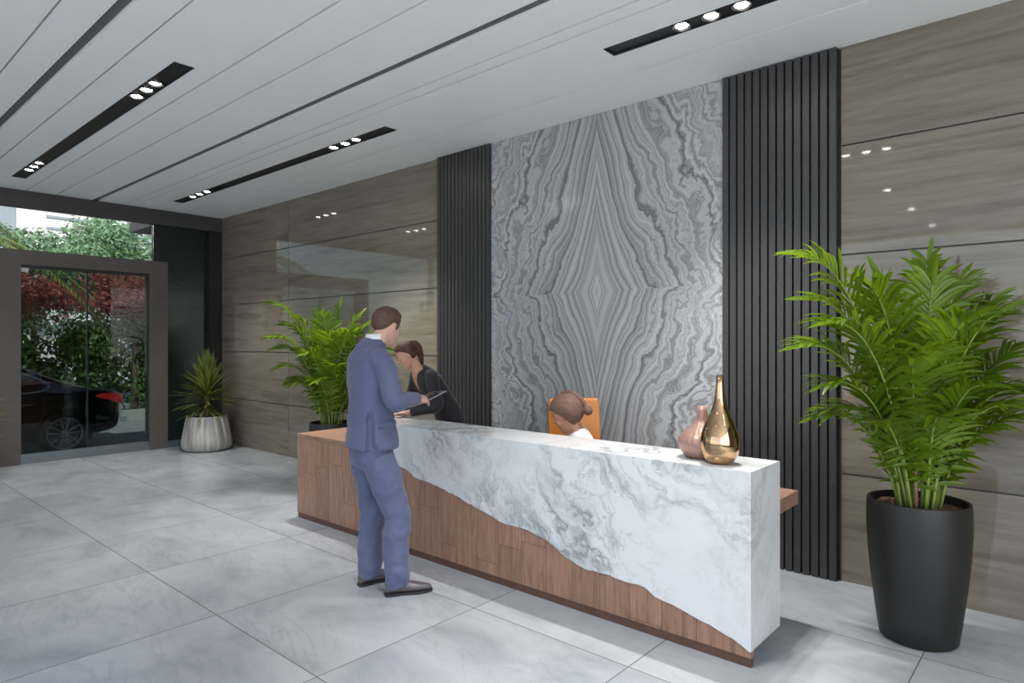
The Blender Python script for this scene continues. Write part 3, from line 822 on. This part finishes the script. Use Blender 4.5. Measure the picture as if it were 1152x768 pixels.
for s_, e_, w_ in ((shR, elR, wrR), (shL, elL, wrL)):
    fa = (w_-e_).normalized()
    bm = BM(); tube(bm, [w_-fa*.045, w_-fa*.008], [.040, .037], 20); o = obj('shirt_cuff', bm, M_white, man, smooth=True)
bm = BM()
vs = []
for k in range(9):
    a = math.radians(-8 + 46*k/8)
    for zz in (1.135, 1.088): vs.append(bm.verts.new((.199*abs(math.cos(a))**.86, .151*math.copysign(abs(math.sin(a))**.86, a) , zz)))
for k in range(8): bm.faces.new((vs[2*k], vs[2*k+2], vs[2*k+3], vs[2*k+1]))
o = obj('pocket_flap', bm, M_suit, man, smooth=True); m = o.modifiers.new('thick', 'SOLIDIFY'); m.thickness = .007; m.offset = 1
# trousers
bm = BM()
loft(bm, spine_rings([(0, 1.02, 0, .155, .115, .9), (0, .95, 0, .172, .128, .88), (-.004, .88, 0, .176, .128, .86), (0, .82, 0, .165, .110, .86)]), 32)
for sx, (h_, k_, a_) in ((1, (hipR, kneeR, ankR)), (-1, (hipL, kneeL, ankL))):
    pts = [h_+Vector((0, 0, -.02)), h_.lerp(k_, .35), h_.lerp(k_, .7), k_, k_.lerp(a_, .35)+Vector((0, -.012, 0)), k_.lerp(a_, .7)+Vector((0, -.008, 0)), a_+Vector((0, -.004, .045)), a_+Vector((0, 0, .0)), a_+Vector((0, .006, -.028))]
    stube(bm, pts, [(.098, .118), (.100, .114), (.091, .102), (.082, .092), (.078, .089), (.074, .083), (.075, .083), (.068, .078), (.069, .082)], 24, 4)
tro = obj('trousers', bm, M_suit, man); remesh(tro, .0085, 2, (.026, .085))
shoe(man, ankR + Vector((0, -.005, -.085)), -math.radians(16), M_shoe, 1.03)
shoe(man, ankL + Vector((0, -.005, -.085)), math.radians(6), M_shoe, 1.03)
# tablet in his hands
MW = Matrix.Translation(man.location) @ Matrix.Rotation(rz_of(fm), 4, 'Z')
tc = MW @ Vector((.0, .425, 1.262))
tab = thing('tablet', 'thin grey tablet held by the man in the blue suit', 'tablet', tc, rz_of(fm))
tab.rotation_euler = (math.radians(22), math.radians(-6), rz_of(fm))
obj('case', box(BM(), -.125, -.088, -.004, .125, .088, .003), plain('tablet_case', (.20, .19, .20), .45), tab, bevel=.003)
g = G('tablet_screen'); obj('screen', box(BM(), -.115, -.078, .003, .115, .078, .0042), g.fin((.06, .065, .07), .08), tab)

# --- women: shared builder
def woman(label, loc, f, H, sp, arms, legs, top_mat, skin, hairm, low_mat, vneck=True, neckbase=None):
    t = thing('person', label, 'person', loc, rz_of(f))
    b = BM(); add_head(b, H, True); add_neck(b, H, neckbase, .046, .060)
    loft(b, spine_rings([(y_, z_, tl, hw*.95, hd*.95, e) for y_, z_, tl, hw, hd, e in sp]), 32)
    for s_, e_, w_, hd_, pn, side, curl in arms:
        stube(b, [s_, e_, w_], [.038, .034, .022], 12); add_hand(b, w_, hd_, pn, side, curl)
    for L in legs: stube(b, L, [.07]+[.045]*(len(L)-2)+[.032], 12)
    remesh(obj('body', b, skin, t), .0048, 2)
    add_eyes(t, H); add_brows(t, H, hairm)
    # top with an open V neck
    fine = []
    for p, q in zip(sp, sp[1:]):
        for k in range(6): fine.append(tuple(a_+(b_-a_)*k/6 for a_, b_ in zip(p, q)))
    fine.append(sp[-1])
    bm = BM(); loft(bm, spine_rings(fine), 120, caps=False)
    if vneck:
        ztop = sp[-1][1]; zb = ztop - .24
        kill = []
        for fc in bm.faces:
            c = fc.calc_center_median()
            yc = sum(q[0] for q in sp if abs(q[1]-c.z) < .08)/max(1, sum(1 for q in sp if abs(q[1]-c.z) < .08))
            if c.y > yc and c.z > zb and abs(c.x) < .018+.075*(c.z-zb)/.24: kill.append(fc)
        bmesh.ops.delete(bm, geom=kill, context='FACES')
    for s_, e_, w_, hd_, pn, side, curl in arms:
        sx = 1 if s_.x > 0 else -1
        stube(bm, [s_+Vector((-sx*.045, 0, .005)), s_, s_.lerp(e_, .5), e_, e_.lerp(w_, .5), e_.lerp(w_, .93)], [.040, .058, .052, .048, .042, .036], 18, 4)
    o = obj('blouse' if top_mat is M_white else 'blazer', bm, top_mat, t, smooth=True)
    m = o.modifiers.new('thick', 'SOLIDIFY'); m.thickness = .007; m.offset = 1
    bm = BM()
    hy, hz = sp[0][0], sp[0][1]
    loft(bm, [((0, hy, hz+.06), (sp[0][3]*.97, 0, 0), (0, sp[0][4]*.97, 0), .9), ((0, hy, hz-.03), (sp[0][3]*1.02, 0, 0), (0, sp[0][4]*1.02, 0), .9), ((0, hy, hz-.12), (sp[0][3]*.95, 0, 0), (0, sp[0][4]*.95, 0), .9)], 28)
    for L in legs:
        n = len(L); stube(bm, L[:-1] + [L[-1]+Vector((0, 0, .02))], [.088]+[.068]*(n-2)+[.056], 18, 5)
    remesh(obj('trousers', bm, low_mat, t), .010, 2)
    for L in legs: shoe(t, (L[-1].x, L[-1].y, 0), 0, M_sole, .88)
    return t
V3 = Vector
fw1 = V3((-.31, -.95, 0)).normalized()
Hw = head_matrix((.0, .43, 1.53), math.radians(34), math.radians(-8), 0, .94)
w1 = woman('woman with tied-back dark hair in a black blazer leaning over behind the desk', (-4.40, 4.13, 0), fw1, Hw,
    [(0, .93, 0, .165, .115, .9), (.03, 1.02, 15, .150, .108, .9), (.08, 1.10, 28, .142, .102, .9), (.15, 1.19, 34, .152, .110, .88), (.22, 1.28, 36, .170, .112, .86), (.27, 1.345, 38, .170, .096, .86), (.305, 1.385, 40, .125, .074, .9), (.325, 1.405, 42, .078, .060, 1)],
    [(V3((.165, .26, 1.345)), V3((.235, .30, 1.10)), V3((.10, .475, 1.035)), (-.35, .8, -.05), (0, 0, -1), 1, .22),
     (V3((-.165, .26, 1.345)), V3((-.245, .24, 1.09)), V3((-.14, .46, 1.035)), (.4, .8, -.05), (0, 0, -1), -1, .22)],
    [[V3((.085, 0, .90)), V3((.09, .02, .48)), V3((.09, -.01, .06))], [V3((-.085, 0, .90)), V3((-.09, .02, .48)), V3((-.09, -.01, .06))]],
    M_blackcloth, M_skin_w, M_hair_w, M_blackcloth, True, (0, .305, 1.38))
bm = BM(); hair_cap(bm, Hw, 'back')
ell(bm, Hw @ V3((0, -.085, .075)), (.040, .035, .036), Hw.to_3x3())
pt = [Hw @ V3((0, -.085, .080)), Hw @ V3((0, -.125, .050)), Hw @ V3((.004, -.138, .0)), Hw @ V3((.010, -.125, -.06)), Hw @ V3((.018, -.100, -.125)), Hw @ V3((.03, -.085, -.17))]
stube(bm, pt, [.024, .032, .034, .030, .022, .008], 14, 5)
remesh(obj('hair', bm, M_hair_w, w1), .0045, 2)

fb = V3((-.75, -.66, 0)).normalized()
hips = V3((-2.81, 4.115, 0))
Hs = head_matrix((.0, .19, 1.095), math.radians(24), -math.radians(26), math.radians(-12), 1.12)
w2 = woman('person with a brown hair bun and white collar, head bowed, before the orange chair', hips, fb, Hs,
    [(0, .50, 0, .175, .125, .9), (.01, .58, 7, .155, .115, .9), (.03, .66, 12, .145, .105, .9), (.05, .75, 16, .155, .112, .88), (.075, .84, 18, .168, .108, .86), (.095, .91, 20, .160, .090, .86), (.108, .955, 24, .115, .070, .9), (.115, .975, 26, .075, .058, 1)],
    [(V3((.16, .085, .90)), V3((.24, .14, .74)), V3((.13, .345, .822)), (-.5, .7, 0), (0, 0, -1), 1, .25),
     (V3((-.16, .085, .90)), V3((-.24, .14, .74)), V3((-.13, .345, .822)), (.5, .7, 0), (0, 0, -1), -1, .25)],
    [[V3((.09, 0, .53)), V3((.11, .36, .53)), V3((.11, .40, .30)), V3((.11, .38, .06))], [V3((-.09, 0, .53)), V3((-.11, .36, .53)), V3((-.11, .40, .30)), V3((-.11, .38, .06))]],
    M_white, M_skin_w, M_hair_s, M_blackcloth, False, (0, .11, .955))
bm = BM(); hair_cap(bm, Hs, 'back', 2.0, .012)
ell(bm, Hs @ V3((0, -.150, -.030)), (.034, .034, .034), Hs.to_3x3())
br = [Hs @ V3(p) for p in ((.078, .055, .070), (.070, .020, .110), (.050, -.035, .132), (.025, -.095, .118), (.008, -.138, .060), (0, -.150, -.01))]
stube(bm, br, [.012, .017, .020, .020, .018, .014], 10, 6)
remesh(obj('hair', bm, M_hair_s, w2), .004, 2)

# --- orange office chair
M_orange = plain('orange_leather', (.46, .16, .02), .4, 0, .15, 10)
fc = V3((.75, -.66, 0)).normalized(); cy = V3((-2.95, 4.16, 0))
ch = thing('office_chair', 'orange high-backed swivel chair behind the desk in front of the marble slab', 'chair', (cy.x, cy.y, 0), rz_of(fc))
# backrest turned to the camera side
bm = BM()
rings = []
for z_, hw, yy in ((.50, .18, -.21), (.60, .205, -.22), (.75, .212, -.225), (.92, .214, -.235), (1.08, .212, -.25), (1.165, .208, -.262), (1.19, .200, -.266)):
    rings.append(((0, yy, z_), (hw, 0, 0), (0, .024, 0), .45))
loft(bm, rings, 36)
for v in bm.verts: v.co.y += 1.1*v.co.x**2*.8
obj('backrest', bm, M_orange, ch, smooth=True, bevel=0)
bm = BM(); rings = []
for z_, k in ((.375, .90), (.39, 1), (.42, 1.0), (.435, .93)): rings.append(((0, .02, z_), (.24*k, 0, 0), (0, .23*k, 0), .55))
loft(bm, rings, 36); obj('seat', bm, M_orange, ch, smooth=True)
obj('gas_lift', tube(BM(), [(0, .02, .07), (0, .02, .38)], [.028, .022], 14), M_chrome, ch, smooth=True)
obj('back_bracket', tube(BM(), [(0, .0, .37), (0, -.17, .38), (0, -.215, .55)], [.02, .02, .02], 8), M_black, ch, smooth=True)
for k in range(5):
    a = 2*PI*k/5+.3
    lg = obj('base_leg', tube(BM(), [(0, .02, .09), (.15*math.cos(a), .02+.15*math.sin(a), .08), (.27*math.cos(a), .02+.27*math.sin(a), .065)], [.022, .018, .013], 8), M_chrome, ch, smooth=True)
    bm = BM(); ell(bm, (.27*math.cos(a), .02+.27*math.sin(a), .03), (.028, .028, .03)); obj('caster', bm, M_black, lg, smooth=True)
# ------------------------------------------------------------------ outside the entrance
GZ = -.10
g = G('driveway_paving'); v, x, y, z = g.pos()
M_drive = g.fin(g.ramp(g.noise(v, 6, 5), [(.3, (.16, .17, .18)), (.7, (.26, .27, .29))]), .7)
struct('ground', box(BM(), -60, -30, GZ-.3, XW-.20, 50, GZ), M_drive)
struct('trim_5', box(BM(), XW-.30, 1.0, GZ, XW-.18, 5.5, -.005), M_portal)
# canopy over the driveway corner
bm = BM(); box(bm, -12.1, 3.95, 3.50, XW-.2, 9, 3.66)
struct('trim_6', bm, M_beam)
bm = BM(); box(bm, XW-.45, 3.95, GZ, XW-.16, 9, 3.55)
struct('wall_outside', bm, M_dark)
# kerb and planting bed
struct('trim_7', box(BM(), -16.2, -12, GZ, -16.0, 14, GZ+.22), plain('kerb_stone', (.30, .30, .30), .7))

# --- car: dark saloon parked parallel to the glass, tail to the right
M_paint = plain('dark_blue_paint', (.010, .014, .022), .10, .35, .02, 1, Coat_Weight=1.0, Coat_Roughness=.03)
M_tyre = plain('tyre_rubber', (.012, .012, .012), .8)
M_alloy = plain('alloy_wheel', (.75, .76, .78), .35, .35, .03)
M_carglass = plain('car_glass', (.008, .010, .012), .04)
g = G('tail_lamp_red'); M_tail = g.fin((.45, .012, .015), .15); g.p.inputs['Emission Color'].default_value = (1, .05, .05, 1); g.p.inputs['Emission Strength'].default_value = .35
M_lampclear = plain('clear_lamp', (.6, .6, .62), .15)
car = thing('car', 'dark blue saloon car parked outside behind the glass entrance door', 'car', (-12.72, 1.34, GZ))   # local +Y = tail
# sections along the length: y, half width, sill z, belt z, roof z, roof half width
def car_section(y_, hw, zl, zb, zt, rw):
    P = []
    P += [(hw*.80, zl), (hw*.95, zl+.06), (hw*1.0, zl+.22), (hw*.995, (zl+zb)/2+.08), (hw*.965, zb-.04), (hw*.93, zb)]
    P += [(hw*.93+(rw-hw*.93)*.5, zb+(zt-zb)*.55), (rw*1.02, zt-.05*(zt > zb+.1)), (rw*.85, zt-.012), (rw*.45, zt), (0, zt+.004)]
    return P
secs = [(-2.46, .52, .42, .60, .62, .40), (-2.40, .74, .26, .66, .68, .60), (-2.15, .86, .20, .76, .79, .72), (-1.6, .92, .19, .86, .90, .78), (-1.0, .93, .19, .91, .96, .80), (-.80, .93, .19, .93, 1.00, .80),
        (-.30, .935, .19, .94, 1.33, .62), (.15, .94, .19, .95, 1.44, .60), (.6, .94, .19, .955, 1.45, .60), (1.0, .935, .19, .96, 1.39, .60), (1.35, .93, .19, .965, 1.25, .62), (1.68, .925, .20, .965, 1.08, .70), (1.86, .92, .22, .96, 1.01, .78),
        (2.10, .90, .25, .95, .995, .78), (2.30, .86, .28, .93, .98, .74), (2.40, .80, .32, .90, .95, .68), (2.47, .66, .42, .80, .86, .56)]
bm = BM(); prev = None
for sct in secs:
    P = car_section(*sct); y_ = sct[0]
    cur = [bm.verts.new((px, y_, pz)) for px, pz in P] + [bm.verts.new((-px, y_, pz)) for px, pz in reversed(P[:-1])]
    if prev:
        for k in range(len(cur)-1): bm.faces.new((prev[k], prev[k+1], cur[k+1], cur[k]))
        bm.faces.new((prev[-1], prev[0], cur[0], cur[-1]))
    else: bm.faces.new(cur)
    prev = cur
bm.faces.new(list(reversed(prev)))
obj('body_shell', bm, M_paint, car, smooth=True, sub=2)
# side windows (both sides), rear screen, windscreen
def patch(name, pts, mat, parent, th=.006):
    bm = BM(); vs = [bm.verts.new(p) for p in pts]; bm.faces.new(vs)
    o = obj(name, bm, mat, parent); m = o.modifiers.new('t', 'SOLIDIFY'); m.thickness = th; m.offset = 0; return o
for sx in (1, -1):
    up = lambda y_, f_: (sx*(.885-.235*f_), y_, .985+.37*f_)
    patch('side_window', [up(-.55, .0), up(.38, .0), up(.38, 1.0), up(-.05, .93)], M_carglass, car)
    o = patch('side_window', [up(.43, .0), up(1.22, .02), up(1.38, .28), up(1.06, .72), up(.43, 1.0)], M_carglass, car)
    bm = BM(); stube(bm, [up(-.60, -.02), up(.40, -.03), up(1.20, -.01), up(1.42, .26), up(1.10, .78), up(.5, 1.06), up(-.05, 1.0)], [.013]*7, 8, 4)
    obj('window_trim', bm, M_chrome, car, smooth=True)
    bm = BM(); stube(bm, [(sx*.945, -1.2, .80), (sx*.955, 0, .83), (sx*.955, 1.2, .86), (sx*.92, 2.1, .87)], [.004]*4, 6, 4)
    obj('shoulder_line', bm, M_paint, car, smooth=True)
    for dy in (.40, 1.30, -.62):
        bm = BM(); box(bm, sx*.940-.004, dy-.004, .26, sx*.940+.004, dy+.004, .93); obj('door_gap', bm, M_tyre, car)
    for dy in (.20, 1.10):
        bm = BM(); tube(bm, [(sx*.952, dy-.11, .80), (sx*.965, dy-.06, .805), (sx*.965, dy+.06, .81), (sx*.952, dy+.11, .81)], [.008]*4, 8); obj('door_handle', bm, M_chrome, car, smooth=True)
    # tail lamp wraps round the corner
    bm = BM(); rings = []
    for px, py, pz, h_ in ((.905, 2.05, .89, .018), (.885, 2.20, .875, .05), (.845, 2.34, .845, .075), (.77, 2.44, .82, .08), (.62, 2.485, .81, .07), (.50, 2.49, .81, .03)):
        rings.append(((sx*px, py, pz), (sx*.014, .012, 0), (0, 0, h_), .7))
    loft(bm, rings, 12); lm = obj('tail_lamp', bm, M_tail, car, smooth=True)
    bm = BM(); tube(bm, [(sx*.86, 2.37, .78), (sx*.80, 2.46, .72), (sx*.74, 2.50, .64)], [.010, .012, .008], 8); obj('reflector', bm, M_lampclear, lm, smooth=True)
    bm = BM(); tube(bm, [(sx*.94, -.45, .99), (sx*1.04, -.47, 1.02)], [.02, .015], 8); ell(bm, (sx*1.04, -.48, 1.04), (.09, .05, .065)); obj('wing_mirror', bm, M_paint, car, smooth=True)
    for hy_ in (-2.33,):
        bm = BM(); ell(bm, (sx*.64, hy_, .62), (.16, .07, .06)); obj('headlamp', bm, M_lampclear, car, smooth=True)
patch('rear_window', [(-.56, 1.16, 1.345), (.56, 1.16, 1.345), (.66, 1.66, 1.10), (-.66, 1.66, 1.10)], M_carglass, car, .02)
patch('windscreen', [(-.58, -.28, 1.33), (.58, -.28, 1.33), (.72, -.78, 1.03), (-.72, -.78, 1.03)], M_carglass, car, .02)
obj('edge_glint', stube(BM(), [(.655, -.2, 1.36), (.63, .5, 1.445), (.64, 1.0, 1.385), (.68, 1.5, 1.17), (.80, 1.95, 1.005)], [.012]*5, 8, 4), M_chrome, car, smooth=True)  # chrome strip imitating the light caught along the roof and boot edge
patch('number_plate', [(-.26, 2.50, .60), (.26, 2.50, .60), (.26, 2.50, .71), (-.26, 2.50, .71)], M_lampclear, car, .01)
for wy in (-1.35, 1.60):
    for sx in (1, -1):
        wx = sx*.86
        bm = BM()
        prof = [(.235, -.11), (.315, -.115), (.338, -.09), (.342, 0), (.338, .09), (.315, .115), (.235, .11), (.235, -.11)]
        rings = []
        for r_, a_ in prof: rings.append([bm.verts.new((wx+a_, wy+r_*math.cos(2*PI*k/44), .342+r_*math.sin(2*PI*k/44))) for k in range(44)])
        for a, b in zip(rings, rings[1:]): ring_faces(bm, a, b)
        wl = obj('wheel', bm, M_tyre, car, smooth=True)
        bm = BM(); fx_ = wx + sx*.085
        rings = []
        for r_, a_ in ((.243, .03), (.250, .0), (.243, -.05), (.225, -.05), (.225, .02), (.243, .03)): rings.append([bm.verts.new((fx_+sx*a_, wy+r_*math.cos(2*PI*k/44), .342+r_*math.sin(2*PI*k/44))) for k in range(44)])
        for a, b in zip(rings, rings[1:]): ring_faces(bm, a, b)
        for k in range(10):
            a = 2*PI*k/10 + .06*(-1)**k
            d_ = V3((0, math.cos(a), math.sin(a)))
            tube(bm, [V3((fx_+sx*.015, wy, .342))+d_*.04, V3((fx_+sx*.02, wy, .342))+d_*.14, V3((fx_+sx*.01, wy, .342))+d_*.235], [(.016, .012), (.012, .010), (.016, .010)], 8)
        ell(bm, (fx_, wy, .342), (.03, .055, .055))
        obj('rim', bm, M_alloy, wl, smooth=True)
        # dark wheel arch lining
        bm = BM(); rings = []
        for r_, a_ in ((.20, -.02), (.385, -.02), (.385, .012), (.37, .014), (.345, .0)): rings.append([bm.verts.new((sx*.925+sx*a_, wy+r_*math.cos(2*PI*k/40), .342+r_*math.sin(2*PI*k/40))) for k in range(40)])
        for a, b in zip(rings, rings[1:]): ring_faces(bm, a, b)
        for v_ in bm.verts: v_.co.z = max(v_.co.z, .19)
        obj('wheel_arch', bm, M_tyre, car, smooth=True)

# --- planting beyond the driveway
def foliage_mat(name, c1, c2, tr=.3): return leafmat(name, c1, c2, tr, .5)
M_fgreen = foliage_mat('garden_green', (.035, .085, .020), (.10, .20, .05))
M_fgrey = foliage_mat('tree_grey_green', (.09, .19, .10), (.24, .38, .22))
M_fred = foliage_mat('maple_red', (.22, .035, .03), (.42, .11, .09))
M_bark = plain('bark', (.10, .075, .055), .9, 0, .4, 8)
M_pfrond = foliage_mat('date_palm_green', (.10, .15, .03), (.24, .28, .07))
def leafcloud(bm, c, rad, n, size, seed, shell=.55, flat=.0):
    r = random.Random(seed); c = V3(c)
    blobs = [(c + V3((r.uniform(-.55, .55)*rad[0], r.uniform(-.55, .55)*rad[1], r.uniform(-.5, .55)*rad[2])), r.uniform(.35, .62)) for _ in range(11)]
    for i in range(n):
        bc, bs = blobs[i % len(blobs)]
        d_ = V3((r.gauss(0, 1), r.gauss(0, 1), r.gauss(0, 1))).normalized()
        p = bc + V3((d_.x*rad[0], d_.y*rad[1], d_.z*rad[2]))*bs*(shell+(1-shell)*r.random())
        nn = (d_ + V3((r.uniform(-1, 1), r.uniform(-1, 1), r.uniform(-.5, 1)))).normalized()
        u = nn.orthogonal().normalized(); u = (Matrix.Rotation(r.uniform(0, 6.28), 3, nn) @ u); w_ = nn.cross(u)
        s = size*r.uniform(.6, 1.35)
        vs = [bm.verts.new(p - u*s), bm.verts.new(p - w_*s*.42 + nn*s*.1), bm.verts.new(p + u*s), bm.verts.new(p + w_*s*.42 + nn*s*.1)]
        bm.faces.new(vs)
def tree(label, x_, y_, h, rad, mat, n, size, seed, group=None, cz=None, name='tree', cat='tree'):
    t = thing(name, label, cat, (x_, y_, GZ), 0, group)
    cz = h - rad[2] if cz is None else cz
    obj('trunk', stube(BM(), [(0, 0, 0), (.05, .04, cz*.5), (-.05, 0, cz), (.1, -.1, cz+rad[2]*.4)], [.09, .07, .05, .02], 10), M_bark, t, smooth=True)
    bm = BM(); leafcloud(bm, (0, 0, cz), rad, n, size, seed); obj('crown', bm, mat, t)
    return t
G1 = 'green shrubs of the hedge beyond the driveway'
hs = [('dark green shrub beyond the driveway, seen at the left edge of the door', -17.3, 1.5), ('leafy green shrub behind the roof of the car', -17.0, 3.0), ('green shrub above the boot of the dark car', -17.2, 4.5), ('green shrub behind the tail of the car', -17.1, 6.0), ('green shrub seen at the right side of the glass door', -17.3, 7.5)]
for k, (lb, x_, y_) in enumerate(hs):
    t = thing('shrub', lb, 'shrub', (x_, y_, GZ), 0, G1)
    obj('stem', stube(BM(), [(0, 0, 0), (.03, 0, .5), (0, .05, 1.0)], [.05, .04, .02], 8), M_bark, t, smooth=True)
    bm = BM(); leafcloud(bm, (0, 0, 1.15), (1.1, 1.2, 1.35), 5200, .075, 40+k); obj('crown', bm, M_fgreen, t)
tree('red-leaved maple seen through the upper left of the glass door', -16.6, 3.1, 3.45, (1.2, 1.5, .75), M_fred, 4200, .06, 61, 'red maples beyond the driveway')
tree('red-leaved maple seen through the upper right of the glass door', -16.9, 5.6, 3.5, (1.2, 1.5, .7), M_fred, 3600, .06, 62, 'red maples beyond the driveway')
tree('grey-green tree above the left part of the door frame', -21.5, 4.6, 5.2, (1.9, 1.8, 1.6), M_fgrey, 9000, .085, 71, 'trees beyond the hedge')
tree('grey-green tree above the middle of the door frame', -22.5, 6.9, 5.9, (2.0, 1.7, 1.8), M_fgrey, 9500, .085, 72, 'trees beyond the hedge')
tree('grey-green tree beside the dark canopy', -22.0, 9.0, 5.7, (2.0, 1.8, 1.8), M_fgrey, 9500, .085, 73, 'trees beyond the hedge')
tree('dark green tree low behind the red maples', -19.8, 6.6, 4.2, (1.6, 3.2, 1.5), M_fgreen, 9000, .08, 74, 'trees beyond the hedge')
tree('dark green tree low behind the left maple', -19.8, 2.2, 4.0, (1.6, 2.6, 1.5), M_fgreen, 8000, .08, 75, 'trees beyond the hedge')
# arching palm at the far left
t = thing('date_palm', 'arching palm outside at the far left above the door frame', 'palm tree', (-15.6, 2.0, GZ))
obj('trunk', stube(BM(), [(0, 0, 0), (.05, 0, 1.8), (0, 0, 3.6)], [.17, .15, .13], 12), M_bark, t, smooth=True)
r = random.Random(4)
for k in range(16):
    a = k*2.39996; el = r.uniform(.35, 1.1); L = 2.3
    P0 = V3((0, 0, 3.55)); hd_ = V3((math.cos(a), math.sin(a), 0))
    f_ = lambda s: P0 + hd_*(L*s*math.cos(el)*(.8+.4*s)) + V3((0, 0, L*(s*math.sin(el)*1.2 - 1.05*s*s)))
    bm = BM(); tube(bm, [f_(i/9) for i in range(10)], [.02*(1-.8*i/9) for i in range(10)], 6)
    for i in range(40):
        s = .1+.9*i/40; p = f_(s); tg = (f_(min(1, s+.03))-f_(s-.03)).normalized(); sd = tg.cross(V3((0, 0, 1))).normalized()
        for sg in (-1, 1): leaflet(bm, p, sd*sg*.8+tg*.6+V3((0, 0, .1)), V3((0, 0, 1)), .42*(1-.5*s), .012, .25, 3)
    obj('frond', bm, M_pfrond, t, smooth=True)
# pale building far behind
g = G('pale_facade'); M_fac = plain('pale_facade', (.72, .70, .70), .7, 0, .04, 1)
M_facline = plain('facade_window', (.30, .33, .38), .2)
bt = thing('building', 'pale office building with banded windows far behind the trees', 'building', (-34, 5, GZ))
obj('facade', box(BM(), -4, -14, 0, 0, 16, 12), M_fac, bt)
def fwin(y0, y1, z0, z1): obj('window', box(BM(), -.05, y0, z0, .04, y1, z1), M_facline, bt)
for zf in (.4, 3.3, 6.2, 9.1):
    for k in range(9):
        y0 = -13.2+k*3.2
        if k % 2 == 1:
            for j in range(4): fwin(y0, y0+1.7, zf+j*.5, zf+j*.5+.10)
        else:
            for q in range(3): fwin(y0+q*.75, y0+q*.75+.62, zf, zf+1.9)
for k in range(4): obj('ledge', box(BM(), 0, -14, 2.5+2.9*k, .35, 16, 2.72+2.9*k), M_fac, bt)
bt2 = thing('building', 'plain grey-white building block behind the trees beside the banded one', 'building', (-30.5, 28, GZ))
obj('facade', box(BM(), -4, -5, 0, 0, 12, 8.2), plain('grey_facade', (.46, .48, .53), .7, 0, .04, 1), bt2)
for k in range(3): obj('window', box(BM(), -.04, -4+3.4*k, 3.0, .04, -2+3.4*k, 4.6), M_facline, bt2)
